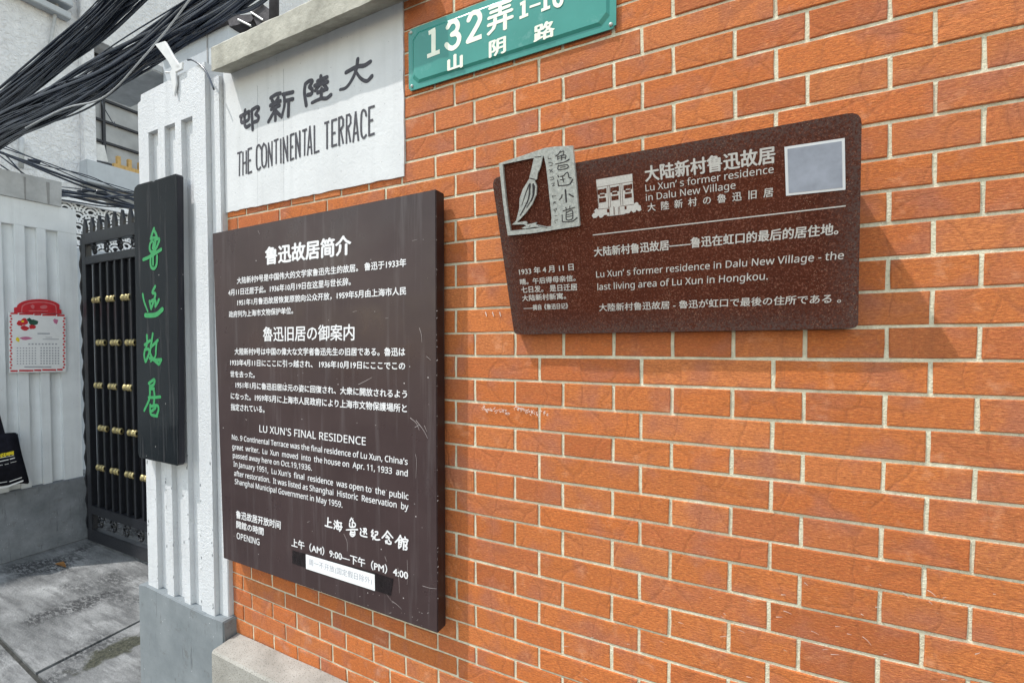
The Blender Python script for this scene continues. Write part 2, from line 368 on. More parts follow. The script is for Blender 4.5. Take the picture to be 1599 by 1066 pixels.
def text(s, bl, br, tl, m, parent, nrm, name='lettering', mode='C', bold=0.03, lift=0.0006, slant=0.0, font=None):
    """Lay a line of writing between three points: baseline left, baseline right, top left."""
    if font is None and mode == 'L': font = LATIN
    v, f = glyph_mesh(s, font)
    if not v: return None
    x0 = min(p[0] for p in v); x1 = max(p[0] for p in v)
    if mode == 'C': r_ = glyph_mesh('国', font)[0]; y0, y1 = min(p[1] for p in r_), max(p[1] for p in r_)
    elif mode == 'L': r_ = glyph_mesh('H', font)[0]; y0, y1 = 0.0, max(p[1] for p in r_)
    else: y0 = min(p[1] for p in v); y1 = max(p[1] for p in v)
    e1 = (br - bl) / (x1 - x0); e2 = (tl - bl) / (y1 - y0)
    V = []; F = []
    bold *= (y1 - y0) / 0.92 if mode != 'L' else (y1 - y0) / 0.7
    offs = [(0, 0)] if not bold else [(-bold, 0), (bold, 0), (0, bold * 0.6), (0, -bold * 0.6)]
    for k, (dx, dy) in enumerate(offs):
        n0 = len(V)
        for p in v:
            V.append(bl + e1 * (p[0] - x0 + dx + slant * (p[1] - y0)) + e2 * (p[1] - y0 + dy) + nrm * (lift + 0.00012 * k))
        F += [tuple(i + n0 for i in q) for q in f]
    me = bpy.data.meshes.new(name); me.from_pydata([tuple(p) for p in V], [], F); me.update()
    return link(name, me, m, parent)
NY = Vector((0, -1, 0))

# ================================================================ GROUND
BLD = NY
o = tag(obj('pavement', box(bmesh.new(), (-30, -30, -0.5), (30, 30, -0.012)), M['joint']), kind='structure')
def slab_poly(pts, top=0.0): return prism(bmesh.new(), [(x, y, -0.05) for x, y in pts], (0, 0, 0.05 + top))
# joints meet near (-1.96, -0.24): one runs along the wall direction, one runs in towards the gate
J = (-1.955, -0.235); g = 0.011
ja = (-12.0, 0.36); jb = (6.0, -0.74); jc = (-2.30, 5.0)      # ends of the joints
def lerp(a, b, t): return (a[0] + (b[0] - a[0]) * t, a[1] + (b[1] - a[1]) * t)
gm = M['ground']
def slab(pts, i):
    # wobble the broken edges a little
    out = []
    for a, b in zip(pts, pts[1:] + pts[:1]):
        n = 14 if (Vector(a) - Vector(b)).length < 20 else 2
        for k in range(n):
            p = lerp(a, b, k / n); w = 0.008 if 0 < k else 0
            out.append((p[0] + random.uniform(-w, w), p[1] + random.uniform(-w, w)))
    o = obj('concrete_slab', prism(bmesh.new(), [(x, y, -0.04) for x, y in out], (0, 0, 0.04 + i * 0.0008)), gm); return tag(o, kind='structure')
slab([(-12, -12), (6, -12), (6, jb[1] - g), (J[0], J[1] - g), (-12, ja[1] - g)], 1)
slab([(-12, ja[1] + g), (J[0] - g, J[1] + g), (jc[0] - g, jc[1]), (-12, 9)], 2)
slab([(J[0] + g, J[1] + g), (6, jb[1] + g), (6, 9), (jc[0] + g, jc[1])], 0)
c = onZ(95, 880, 0.01)
bm = bmesh.new(); vs = [bm.verts.new((c.x + x, c.y + y, z + 0.004)) for x, y, z in ((-0.06, -0.01, 0.0), (-0.02, 0.022, 0.012), (0.03, 0.014, 0.006), (0.075, 0.0, 0.0), (0.02, -0.02, 0.014), (-0.03, -0.022, 0.008))]
bm.faces.new(vs); bm.faces.new([bm.verts.new(v.co - Vector((0, 0, 0.001))) for v in vs][::-1])
tag(obj('dry_leaf', bm, M['dryleaf']), 'small dry brown leaf lying on the paving near the gate', 'leaf')

# ================================================================ BRICK WALL
wall = thing('brick_wall', 'orange brick wall with pale mortar joints carrying the signs', 'wall', (0.4, 0.0, 0.0))
ZC = [-0.0041, -0.0658, -0.1258, -0.1897, -0.2513, -0.3123, -0.3782, -0.4389, -0.4992, -0.5642, -0.626, -0.693, -0.7556, -0.8194, -0.8827, -0.9467, -1.0065, -1.0735, -1.137, -1.1948, -1.2605, -1.3263, -1.3922, -1.4504, -1.5118, -1.5674, -1.6173, -1.673, -1.7311]
CX = [-0.00049, -0.00395, -0.00807, 0.00326, -0.0203, -0.01763, -0.00401, 0.00295, -0.00992, -0.0079]
CZ = [0.00273, 0.00026, 0.01488, -0.00151, 0.0009, 0.01992, -0.0012, -0.00832, -0.00379, 0.00782]
def warp(x, z):                                             # the courses of the real wall wander by a few millimetres
    a = max(-0.87, min(1.36, x)); c = max(-1.85, min(0.1, z))
    q = (1, a, c, a * a, a * c, c * c, a ** 3, a * a * c, a * c * c, c ** 3)
    return x + sum(p * r for p, r in zip(CX, q)), z + sum(p * r for p, r in zip(CZ, q))
def zline(k):
    if k < 0: return ZC[0] - k * 0.0632
    if k >= len(ZC): return ZC[-1] - (k - len(ZC) + 1) * 0.0605
    return ZC[k]
HJ = {1: 0.062, 2: 0.1887, 3: 0.3075, 4: 0.4373, 5: 0.5601, 6: 0.6894, 7: 0.8089, 8: 0.9349, 9: 1.0619, 10: 1.1886, 0: -0.0545, -1: -0.1812, -2: -0.295, -3: -0.4148, -4: -0.5239, -5: -0.646, -6: -0.7612}
TJ = {1: 0.1278, 3: 0.3748, 5: 0.6231, 7: 0.8819, 9: 1.125, -1: -0.116, -3: -0.3567, -5: -0.5813, -7: -0.8096}
def hj(n): return HJ[n] if n in HJ else (1.1886 + (n - 10) * 0.1255 if n > 10 else -0.7612 + (n + 6) * 0.119)
def tj(n): return TJ[n] if n in TJ else (1.125 + (n - 9) * 0.1255 if n > 9 else -0.8096 + (n + 7) * 0.119)
XL, XR, KTOP, KBOT = -0.868, 2.75, -9, 35
pal = [(0.66, 0.196, 0.050), (0.64, 0.182, 0.044), (0.68, 0.212, 0.058), (0.61, 0.172, 0.044), (0.66, 0.200, 0.054), (0.63, 0.178, 0.050), (0.66, 0.212, 0.066), (0.58, 0.170, 0.058), (0.68, 0.228, 0.074), (0.54, 0.150, 0.046), (0.65, 0.190, 0.048), (0.60, 0.185, 0.062)]
bricks = []
for k in range(KTOP, KBOT):
    z1, z0 = zline(k), zline(k + 1)
    if k % 2: xs = [hj(n) for n in range(-7, 24)]
    else: xs = [tj(n) for n in range(-7, 24, 2)]
    xs = [XL] + [x for x in xs if XL + 0.03 < x < XR - 0.03] + [XR]
    for a, b in zip(xs, xs[1:]):
        if k < 4 and b < -0.0: pass
        if b <= -0.036 and z1 > -0.18: continue             # the rendered name panel stands here
        if z1 > -0.18 and a < -0.036: a = -0.0405
        bricks.append((a, b, z0, z1, k))
def brick_mesh(bm, br):
    a, b, z0, z1, k = br; j = 0.0037 if a > XL + 0.001 else 0.0
    j0 = 0.0037 if a > -0.0404 or a < -0.041 else 0.0
    zt = z1 - 0.0029 - random.uniform(0, 0.0008); zb = z0 + 0.0029 + random.uniform(0, 0.0008)
    x0 = a + (j0 if a > XL + 0.001 else 0); x1 = b - 0.0037
    proud = random.uniform(-0.0012, 0.0012)
    def pt(x, z, y, jit):
        X, Z = warp(x, z); return Vector((X + random.uniform(-jit, jit), y, Z + KZ + random.uniform(-jit, jit)))
    n = 3 if (b - a) > 0.16 else 2
    per = [(x0 + (x1 - x0) * i / n, zb) for i in range(n)] + [(x1, zb)] + [(x1, (zb + zt) / 2)] + [(x1 - (x1 - x0) * i / n, zt) for i in range(n)] + [(x0, zt), (x0, (zb + zt) / 2)]
    cx, cz = (x0 + x1) / 2, (zb + zt) / 2
    outer = []; inner = []; back = []
    for x, z in per:
        p = pt(x, z, 0.0012 + proud, 0.0007); q = p.copy()
        q.x += 0.0022 * (1 if x < cx - 1e-4 else -1) if abs(x - cx) > abs(x1 - x0) * 0.45 else 0
        q.z += 0.0018 * (1 if z < cz else -1) if abs(z - cz) > (zt - zb) * 0.3 else 0
        q.y = proud; r = p.copy(); r.y = 0.012
        outer.append(bm.verts.new(p)); inner.append(bm.verts.new(q)); back.append(bm.verts.new(r))
    N = len(per); fs = [bm.faces.new(inner)]
    for i in range(N):
        fs.append(bm.faces.new([outer[i], outer[(i + 1) % N], inner[(i + 1) % N], inner[i]]))
        fs.append(bm.faces.new([back[i], back[(i + 1) % N], outer[(i + 1) % N], outer[i]]))
    c = random.choice(pal); v = random.uniform(0.88, 1.06)
    lay = bm.verts.layers.float_color.get('tint') or bm.verts.layers.float_color.new('tint')
    for q in outer + inner + back: q[lay] = (c[0] * v, c[1] * v, c[2] * v, 1)
def area(br):
    a, b, z0, z1, k = br
    P = [proj(Vector((x, 0, z + KZ))) for x, z in ((a, z0), (b, z0), (b, z1), (a, z1))]
    mx = sum(p[0] for p in P) / 4; my = sum(p[1] for p in P) / 4
    s = abs(sum(P[i][0] * P[(i + 1) % 4][1] - P[(i + 1) % 4][0] * P[i][1] for i in range(4))) / 2
    if not (-10 < mx < 1640 and -20 < my < 1090): return s * 0.001
    if 352 < mx < 676 and 330 < my < 900 + (mx - 350) * 0.28: return s * 0.01      # behind the information board
    if 800 < mx < 1330 and 270 < my < 500: return s * 0.01                       # behind the trail sign
    return s
order = sorted(bricks, key=area, reverse=True)
for br in order[:300]:
    bm = bmesh.new(); bm.verts.layers.float_color.new('tint'); brick_mesh(bm, br); obj('brick', bm, M['brick'], wall)
bm = bmesh.new(); bm.verts.layers.float_color.new('tint')
for br in order[300:]: brick_mesh(bm, br)
o = obj('further_bricks', bm, M['brick'], wall); o['kind'] = 'stuff'
bm = bmesh.new()                                            # mortar: a slightly uneven sheet with a solid wall behind
nx, nz = 120, 90; grid = []
for i in range(nx + 1):
    row = []
    for j in range(nz + 1):
        x = XL + (XR - XL) * i / nx; z = 0.02 + (KZ + 0.56) * j / nz
        row.append(bm.verts.new((x, 0.0032 + random.uniform(-0.0008, 0.0008), z)))
    grid.append(row)
for i in range(nx):
    for j in range(nz):
        if grid[i + 1][j].co.x < -0.03 and grid[i][j + 1].co.z > KZ + 0.27: continue
        bm.faces.new([grid[i][j], grid[i + 1][j], grid[i + 1][j + 1], grid[i][j + 1]])
box(bm, (XL, 0.0132, 0.0), (-0.038, 0.24, KZ + 0.277)); box(bm, (-0.038, 0.0132, 0.0), (XR, 0.24, KZ + 0.575))
obj('mortar', bm, M['mortar'], wall, True)
# rendered name panel, its coping and the ledge below
zt = KZ + 0.274; zbm = KZ - 0.229
bm = bmesh.new(); N = 40
top = [(-0.866, zt + 0.02), (-0.0425, zt + 0.02)]
low = [(-0.866 + (0.8235) * i / N, zbm + random.uniform(-0.0016, 0.0016)) for i in range(N + 1)]
poly = [(x, -0.005, z) for x, z in low] + [(-0.0425 + random.uniform(-0.002, 0.002), -0.005, zbm + (zt + 0.02 - zbm) * i / 20) for i in range(1, 20)] + [(-0.0425, -0.005, zt + 0.02), (-0.866, -0.005, zt + 0.02)]
prism(bm, poly, (0, 0.016, 0)); panel = obj('name_panel', bm, M['panel_white'], wall)
bm = bmesh.new()
P = []
def cap_section(x): 
    r = random.uniform(-0.0015, 0.0015); s = random.uniform(-0.001, 0.001)
    return [Vector((x, y, z + KZ)) for y, z in ((0.26, 0.2775), (0.26, 0.40), (-0.045, 0.345 + s), (-0.074 + s, 0.334 + r), (-0.081 + s, 0.325 + r), (-0.082 + r, 0.245 + s), (-0.004, 0.2735 + r * 0.4))]
secs = []
for i in range(30):
    x = -0.822 + 0.86 * i / 29; sec = [bm.verts.new(p) for p in cap_section(x)]
    secs.append(sec)
for a, b in zip(secs, secs[1:]):
    for i in range(7): bm.faces.new([a[i], a[(i + 1) % 7], b[(i + 1) % 7], b[i]])
bm.faces.new(secs[0][::-1]); bm.faces.new(secs[-1])
obj('coping', bm, M['coping'], wall)
bm = bmesh.new()                                            # granite ledge at the foot
zl = KZ - 1.832; rows = []
for i in range(26):
    x = -0.84 + 3.5 * i / 25
    yf = -0.10 - 0.012 * min(1, i / 4) + random.uniform(-0.003, 0.003)
    rows.append([bm.verts.new(p) for p in ((x, -0.003, 0.0), (x, -0.003, zl + random.uniform(0, 0.004)), (x, yf, zl - 0.004), (x, yf - 0.006, zl - 0.012), (x, yf - 0.008, 0.0))])
for a, b in zip(rows, rows[1:]):
    for i in range(5): bm.faces.new([a[i], a[(i + 1) % 5], b[(i + 1) % 5], b[i]])
bm.faces.new(rows[0][::-1]); bm.faces.new(rows[-1]); bmesh.ops.recalc_face_normals(bm, faces=bm.faces)
obj('ledge', bm, M['granite'], wall)

for xs_c in ((402, 134, 402, 322), (442.5, 108, 443, 312)):    # hairline cracks running down the render
    bm = bmesh.new(); pts = [onY(xs_c[0] + (xs_c[2] - xs_c[0]) * t / 14 + random.uniform(-0.35, 0.35), xs_c[1] + (xs_c[3] - xs_c[1]) * t / 14, -0.0053) for t in range(15)]
    stroke(bm, pts, 0.0013, NY, 0.0, 0.75); obj('hairline_crack', bm, M['plinth_dark'], panel)
# carved lettering of the panel, traced stroke by stroke
PY0 = -0.0056
def cp(pts): return [onY(360 + x / 5.075, 80 + y / 5.075, PY0) for x, y in pts]
def letters(name, strokes, w, smooth, parent, m, conv=cp, nrm=NY, taper=0.0):
    bm = bmesh.new()
    for i, s in enumerate(strokes):
        ww = w; sm = smooth; cl = False; tp = taper
        if isinstance(s, tuple): s, opt = s; ww = opt.get('w', w); sm = opt.get('s', smooth); cl = opt.get('c', False); tp = opt.get('t', taper)
        stroke(bm, conv(s), ww, nrm, 0.00012 * (i % 9), tp, sm, cl)
    return obj(name, bm, m, parent)
latin = [[(52, 811), (90, 798)], [(72, 805), (70, 990)], [(98, 797), (98, 985)], [(124, 787), (124, 973)], [(98, 892), (124, 880)],
    [(166, 768), (140, 778), (140, 968), (167, 955)], [(140, 872), (162, 862)],
    ([(240, 772), (232, 748), (222, 745), (210, 762), (206, 800), (206, 885), (212, 930), (225, 938), (238, 920)], {'s': True}),
    ([(250, 765), (264, 733), (280, 750), (285, 790), (285, 870), (278, 908), (264, 920), (252, 905), (248, 860), (248, 790)], {'c': True}),
    [(301, 918), (300, 730), (328, 905), (328, 718)], [(342, 712), (380, 697)], [(361, 705), (361, 895)], [(397, 693), (399, 890)],
    [(420, 885), (418, 688), (452, 868), (450, 675)], [(502, 655), (476, 666), (476, 862), (500, 850)], [(476, 765), (497, 755)],
    [(518, 848), (517, 650), (550, 835), (548, 635)], [(568, 633), (606, 619)], [(588, 627), (586, 830)],
    [(610, 822), (628, 598), (643, 812)], [(615, 765), (638, 757)], [(664, 595), (665, 805), (700, 792)],
    [(743, 573), (782, 559)], [(765, 567), (765, 777)], [(840, 540), (804, 552), (805, 755), (840, 741)], [(805, 655), (832, 645)],
    [(861, 745), (860, 530), (881, 522), (892, 540), (892, 590), (880, 612), (861, 622)], [(872, 617), (893, 735)],
    [(918, 728), (920, 510), (941, 503), (951, 522), (951, 570), (939, 595), (919, 605)], [(930, 600), (950, 722)],
    [(972, 718), (991, 485), (1013, 705)], [(978, 655), (1008, 645)],
    ([(1075, 512), (1068, 478), (1052, 468), (1039, 492), (1035, 550), (1035, 630), (1042, 675), (1058, 688), (1074, 665)], {'s': True}),
    [(1138, 437), (1098, 450), (1098, 668), (1138, 654)], [(1098, 555), (1130, 545)]]
letters('latin_lettering', latin, 0.0072, False, panel, M['ink'])
hanzi = [[(915, 170), (1000, 125), (1060, 115), (1108, 85)], ([(1008, 65), (995, 150), (960, 230), (915, 290), (868, 306)], {'t': 0.3}), ([(985, 150), (1030, 215), (1080, 238), (1120, 200)], {'t': -0.35}),
    [(592, 262), (586, 330), (600, 432)], [(592, 262), (625, 238), (648, 240), (625, 285)], [(625, 285), (648, 308), (640, 340), (612, 348)],
    [(690, 240), (765, 208)], [(716, 200), (720, 262)], [(668, 275), (770, 245)], [(708, 268), (672, 312)], [(738, 262), (765, 302)], [(690, 330), (752, 305)], [(722, 300), (718, 370)], ([(645, 410), (715, 378), (760, 375), (795, 348)], {'t': -0.2}),
    [(318, 372), (360, 345), (395, 336)], [(330, 392), (345, 412)], [(378, 372), (362, 398)], [(316, 432), (395, 396)], [(322, 462), (388, 432)], [(357, 405), (355, 548)], [(345, 480), (300, 560)], [(362, 478), (394, 512)],
    [(415, 344), (495, 326)], ([(425, 345), (427, 430), (405, 525)], {'t': 0.2}), [(427, 398), (495, 380)], [(462, 392), (458, 515)],
    [(78, 518), (148, 480)], [(84, 532), (90, 566), (140, 545), (146, 505)], [(115, 468), (110, 560), (122, 602), (152, 588)], [(168, 470), (175, 622)], [(168, 468), (208, 445), (224, 456), (198, 500)], [(198, 500), (222, 522), (214, 552), (190, 562)]]
letters('chinese_lettering', hanzi, 0.0140, True, panel, M['ink'])
# chalk rubbed on two bricks, short scratches low on the wall
bm = bmesh.new()
for (ax, ay, bx, by, n) in ((752, 636, 795, 645, 55), (803, 636, 842, 646, 55), (842, 640, 858, 650, 12)):
    for k in range(n):
        t = random.random(); x = ax + (bx - ax) * t; y = ay + (by - ay) * t + random.gauss(0, 1.8); l = random.uniform(1, 4)
        stroke(bm, [onY(x, y, -0.0024), onY(x + l * 0.7, y + random.uniform(-l, l), -0.0024)], random.uniform(0.001, 0.0028), NY, 0.0001 * k, 0.5, False)
for x in (758, 769, 780): stroke(bm, [onY(x, 487, -0.0024), onY(x + 2, 494, -0.0024)], 0.003, NY, 0.0003, 0.4, False)
for k in range(46):
    x = random.uniform(880, 1599); y = random.uniform(900, 1060); l = random.uniform(3, 14); a = random.uniform(-0.3, 1.0)
    stroke(bm, [onY(x, y, -0.0022), onY(x + l * 0.5, y + l * a * 0.4, -0.0022), onY(x + l, y + l * a, -0.0022)], random.uniform(0.0006, 0.0016), NY, 0.00003 * k, 0.7)
o = obj('chalk_marks', bm, M['chalk'], wall); o['kind'] = 'stuff'

# ================================================================ GATE PILLARS
gp = thing('gate_pillar', 'white rendered gate pillar with fluted face and grey plinth beside the brick wall', 'pillar', (-1.15, 0.1, 0.0))
XA, XB, XC = -1.378, -0.9245, -0.8685                       # left edge, step, right edge at the wall
yF, yS, yG = -0.04, -0.020, -0.012
ZTOP = KZ + 0.325; ZPL = KZ - 1.765; ZGT = KZ + 0.147
gro = [(-1.305, -1.236), (-1.190, -1.118), (-1.078, -1.004)]
bm = bmesh.new()                                            # front slab with three flutes: plan polygon extruded, plus the lintel above the flutes
def ribbed(bm, x0, x1, cuts, yf, yb, yback, z0, z1):
    pts = [(x0, yback), (x0, yf)]
    for a, b in cuts: pts += [(a, yf), (a, yb), (b, yb), (b, yf)]
    pts += [(x1, yf), (x1, yback)]
    prism(bm, [(x, y, z0) for x, y in pts], (0, 0, z1 - z0))
yGb = yF + 0.020
ribbed(bm, XA, XB, gro, yF, yGb, 0.235, ZPL - 0.02, ZGT)
bmesh.ops.recalc_face_normals(bm, faces=bm.faces)
shaft = obj('shaft', bm, M['pillar_white'], gp)
bm = bmesh.new()
prism(bm, [(XA, yF, ZGT), (XA, yF, KZ + 0.283), (XA + 0.022, yF, KZ + 0.286), (XA + 0.026, yF, KZ + 0.315), (XB, yF, ZTOP + 0.006), (XB, yF, ZGT)], (0, 0.275, 0))
bmesh.ops.recalc_face_normals(bm, faces=bm.faces); bmesh.ops.bevel(bm, geom=[e for e in bm.edges if e.calc_length() > 0.2 and min(v.co.z for v in e.verts) > ZGT + 0.05], offset=0.003, segments=2, affect='EDGES')
obj('head', bm, M['pillar_white'], gp)
boxo('side_strip', (XB, yS, ZPL - 0.02), (XC, 0.235, KZ + 0.276), M['pillar_white'], gp, 0.003)
# plinth and its uneven top
bm = bmesh.new()
px0, px1, pyf = XA - 0.052, -0.853, -0.054
prism(bm, [(px0, pyf, 0.0), (px1, pyf, 0.0), (px1, pyf, ZPL), (px1 - 0.12, pyf, ZPL - 0.002), (px0 + 0.06, pyf, ZPL + 0.012), (px0, pyf, ZPL + 0.004)], (0, 0.30, 0))
bmesh.ops.recalc_face_normals(bm, faces=bm.faces); bmesh.ops.bevel(bm, geom=[e for e in bm.edges if e.calc_length() > 0.2], offset=0.004, segments=2, affect='EDGES')
obj('plinth', bm, M['plinth'], gp)
bm = bmesh.new()                                            # broken patch at the plinth's lower right corner
q = [onY(x, y, pyf - 0.002) for x, y in ((341, 1040), (352, 1036), (356, 1066), (357, 1085), (336, 1085), (338, 1058))]
prism(bm, q, (0, 0.003, 0)); obj('bare_render_patch', bm, M['granite'], gp)
bm = bmesh.new()                                            # paint knocked off the flute edges
for k in range(90):
    x = random.choice([XA + 0.01] + [c for ab in gro for c in ab] + [XB - 0.004]) + random.uniform(-0.006, 0.006)
    if any(a + 0.002 < x < b - 0.002 for a, b in gro): continue
    z = random.uniform(ZPL + 0.01, ZPL + 0.75); r = random.uniform(0.0012, 0.0065)
    vs = [bm.verts.new((min(XB - 0.001, x + math.cos(t) * r * 0.6), yF - 0.0008, z + math.sin(t) * r * random.uniform(0.6, 1.8))) for t in (0.3, 1.3, 2.4, 3.6, 4.5, 5.5)]
    bm.faces.new(vs)
o = obj('chipped_paint', bm, M['plinth_dark'], gp); o['kind'] = 'stuff'

gl = thing('gate_pillar', 'pale grey fluted gate pillar with dark plinth where the calendar hangs', 'pillar', (-3.8, 0.2, 0.0))
XF = -3.58
Yg = 0.615
def yx(px, z=0.4): return onX(px, 400, XF).y
grl = [(onX(a, 355, XF).y, onX(b, 355, XF).y) for a, b in ((-34, -14), (2, 22), (38, 57), (71, 90))]
zgl = KZ + 0.112; zcb = KZ + 0.298; zct = KZ + 0.475; zpl = KZ - 1.742
bm = bmesh.new()
def ribbedX(bm, y0, y1, cuts, xf, xb, xback, z0, z1):
    pts = [(xback, y0), (xf, y0)]
    for a, b in cuts: pts += [(xf, a), (xb, a), (xb, b), (xf, b)]
    pts += [(xf, y1), (xback, y1)]
    prism(bm, [(x, y, z0) for x, y in pts], (0, 0, z1 - z0))
ribbedX(bm, -0.10, 0.64, grl, XF, XF - 0.03, XF - 0.5, zpl - 0.02, zgl); bmesh.ops.recalc_face_normals(bm, faces=bm.faces)
obj('shaft', bm, M['pillar_left'], gl)
boxo('head', (XF - 0.5, -0.10, zgl), (XF, 0.64, zcb), M['pillar_left'], gl, 0.003)
bm = bmesh.new(); prism(bm, [(XF + 0.012, -0.12, zcb), (XF + 0.012, 0.545, zcb), (XF + 0.012, 0.55, zct + 0.005), (XF + 0.012, -0.12, zct - 0.01)], (-0.53, 0, 0))
bmesh.ops.recalc_face_normals(bm, faces=bm.faces); obj('cap', bm, M['old_cap'], gl)
bm = bmesh.new(); prism(bm, [(XF + 0.05, -0.15, 0), (XF + 0.05, 0.66, 0), (XF + 0.03, 0.66, zpl), (XF + 0.03, 0.1, zpl - 0.002), (XF + 0.05, -0.15, zpl - 0.005)], (-0.6, 0, 0))
bmesh.ops.recalc_face_normals(bm, faces=bm.faces); bmesh.ops.bevel(bm, geom=[e for e in bm.edges if e.calc_length() > 0.2], offset=0.006, segments=2, affect='EDGES')
obj('plinth', bm, M['plinth_dark'], gl)
bm = bmesh.new()                                            # dribbles under the cap
for x0, w in ((39, 0.012), (75, 0.02)):
    a = onX(x0, 287, XF + 0.0145); prism(bm, [(XF + 0.0145, a.y - w / 2, zct - 0.02), (XF + 0.0145, a.y + w / 2, zct - 0.02), (XF + 0.0145, a.y + w * 0.3, zcb + 0.0), (XF + 0.0145, a.y - w * 0.2, zcb + 0.0)], (-0.002, 0, 0))
obj('water_stain', bm, M['concrete_dark'], gl)

# ================================================================ IRON GATES
def gate(x0, x1, label, cat='gate', mirror=False):
    Y = Yg; t = thing('metal_gate', label, cat, ((x0 + x1) / 2, Y, 0.0), 'black iron gate leaves')
    z = lambda v: v + KZ
    boxo('hinge_stile' if not mirror else 'meeting_stile', (x0 + 0.09, Y - 0.02, z(-2.19)), (x0 + 0.15, Y + 0.02, z(0.09)), M['black_iron'], t, 0.003)
    boxo('end_stile', (x1 - 0.05, Y - 0.02, z(-2.19)), (x1, Y + 0.02, z(0.09)), M['black_iron'], t, 0.003)
    if not mirror:                                          # cast hinge post with a twisted ornament
        boxo('gate_post', (x0, Y + 0.01, 0.0), (x0 + 0.085, Y + 0.05, z(0.07)), M['black_iron'], t, 0.003)
        bm = bmesh.new()
        for s in (0, math.pi):
            tube(bm, [(x0 + 0.045 + 0.014 * math.cos(q * 0.4 + s), Y + 0.006 + 0.012 * math.sin(q * 0.4 + s), z(-2.12) + q * 0.0205) for q in range(105)], 0.010, 5)
        obj('twisted_ornament', bm, M['black_iron'], t, True)
    rails = ((0.005, 0.088), (-0.14, -0.083), (-1.985, -1.92), (-2.19, -2.10))
    for a, b in rails: boxo('rail', (x0 + 0.15, Y - 0.022, z(a)), (x1 - 0.05, Y + 0.022, z(b)), M['black_iron'], t, 0.003)
    boxo('back_sheet', (x0 + 0.151, Y + 0.024, z(-1.95)), (x1 - 0.051, Y + 0.028, z(-0.11)), M['black_iron'], t)
    n = int(round((x1 - x0 - 0.2) / 0.096)); dx = (x1 - x0 - 0.2) / n
    bar0 = None; col0 = None
    for i in range(1, n):
        x = x0 + 0.15 + i * dx
        if bar0 is None:
            bar0 = boxo('bar', (x - 0.014, Y - 0.016, z(-1.92)), (x + 0.014, Y + 0.014, z(-0.14)), M['black_iron'], t, 0.004); xb = x
        else:
            c = bar0.copy(); COL.objects.link(c); c.location.x += x - xb
    rowsz = (-0.405, -0.713, -1.023, -1.332, -1.625); xb = None
    for r_, zr in enumerate(rowsz):
        for i in range(1, n):
            if i % 2: continue
            x = x0 + 0.15 + i * dx - (0.045 if r_ % 2 == 0 else 0)
            if col0 is None:
                bm = bmesh.new(); prof = [(-0.088, 0.001), (-0.060, 0.012), (-0.057, 0.019), (-0.050, 0.019), (-0.048, 0.0165), (-0.010, 0.0165), (-0.008, 0.019), (0.0, 0.019), (0.002, 0.0165), (0.028, 0.0165), (0.030, 0.019), (0.038, 0.019), (0.040, 0.010)]
                for (za, ra), (zb_, rb) in zip(prof, prof[1:]):
                    A = [bm.verts.new((x + za, Y - 0.014 + ra * 0.9 * math.cos(a * math.pi / 6), z(zr) + ra * 1.25 * math.sin(a * math.pi / 6))) for a in range(12)]
                    B = [bm.verts.new((x + zb_, Y - 0.014 + rb * 0.9 * math.cos(a * math.pi / 6), z(zr) + rb * 1.25 * math.sin(a * math.pi / 6))) for a in range(12)]
                    for a in range(12): bm.faces.new([A[a], A[(a + 1) % 12], B[(a + 1) % 12], B[a]])
                bmesh.ops.remove_doubles(bm, verts=bm.verts, dist=0.0002)
                col0 = obj('gilt_collar', bm, M['gold'], t, True); xc, zc = x, zr
            else:
                c = col0.copy(); COL.objects.link(c); c.location.x += x - xc; c.location.z += zr - zc
    sp0 = None
    for i in range(n + 1):
        x = x0 + 0.115 + i * (x1 - x0 - 0.15) / n
        if sp0 is None:
            bm = bmesh.new()
            prism(bm, [(x - 0.022, Y - 0.008, z(0.088)), (x + 0.022, Y - 0.008, z(0.088)), (x + 0.026, Y - 0.008, z(0.13)), (x + 0.02, Y - 0.008, z(0.15)), (x + 0.003, Y - 0.008, z(0.20)), (x - 0.003, Y - 0.008, z(0.20)), (x - 0.02, Y - 0.008, z(0.15)), (x - 0.026, Y - 0.008, z(0.13))], (0, 0.016, 0))
            bmesh.ops.recalc_face_normals(bm, faces=bm.faces); sp0 = obj('spike', bm, M['black_iron'], t); xs_ = x
        else:
            c = sp0.copy(); COL.objects.link(c); c.location.x += x - xs_
    def scroll(cx, cz, h, flip):
        bm = bmesh.new(); pts = []
        for k in range(26):
            a = k * 0.36; r = h * 0.5 * (0.18 + 0.82 * k / 25)
            pts.append((cx + flip * r * math.cos(a) * 0.8, Y, cz + r * math.sin(a)))
        tube(bm, pts, 0.006, 5, 0.009)
        for k in (4, 9, 14): # small leaves on the scroll
            p = Vector(pts[k]); tube(bm, [p, p + Vector((flip * 0.012, -0.01, 0.02)), p + Vector((flip * 0.03, -0.004, 0.012))], 0.008, 5, 0.002)
        return obj('scroll', bm, M['black_iron'], t, True)
    nn = max(3, int((x1 - x0 - 0.2) / 0.15)); st = (x1 - x0 - 0.2) / nn
    for i in range(nn):
        cx = x0 + 0.15 + (i + 0.5) * st
        scroll(cx, z(-2.042), 0.112, 1 if i % 2 else -1); scroll(cx, z(-0.04), 0.088, -1 if i % 2 else 1)
    return t
gate(-3.50, -2.42, 'black iron gate leaf with gilt collars and spikes hinged on the left pillar')
gate(-2.47, -1.42, 'black iron gate leaf standing behind the white pillar and black plaque', 'gate', True)

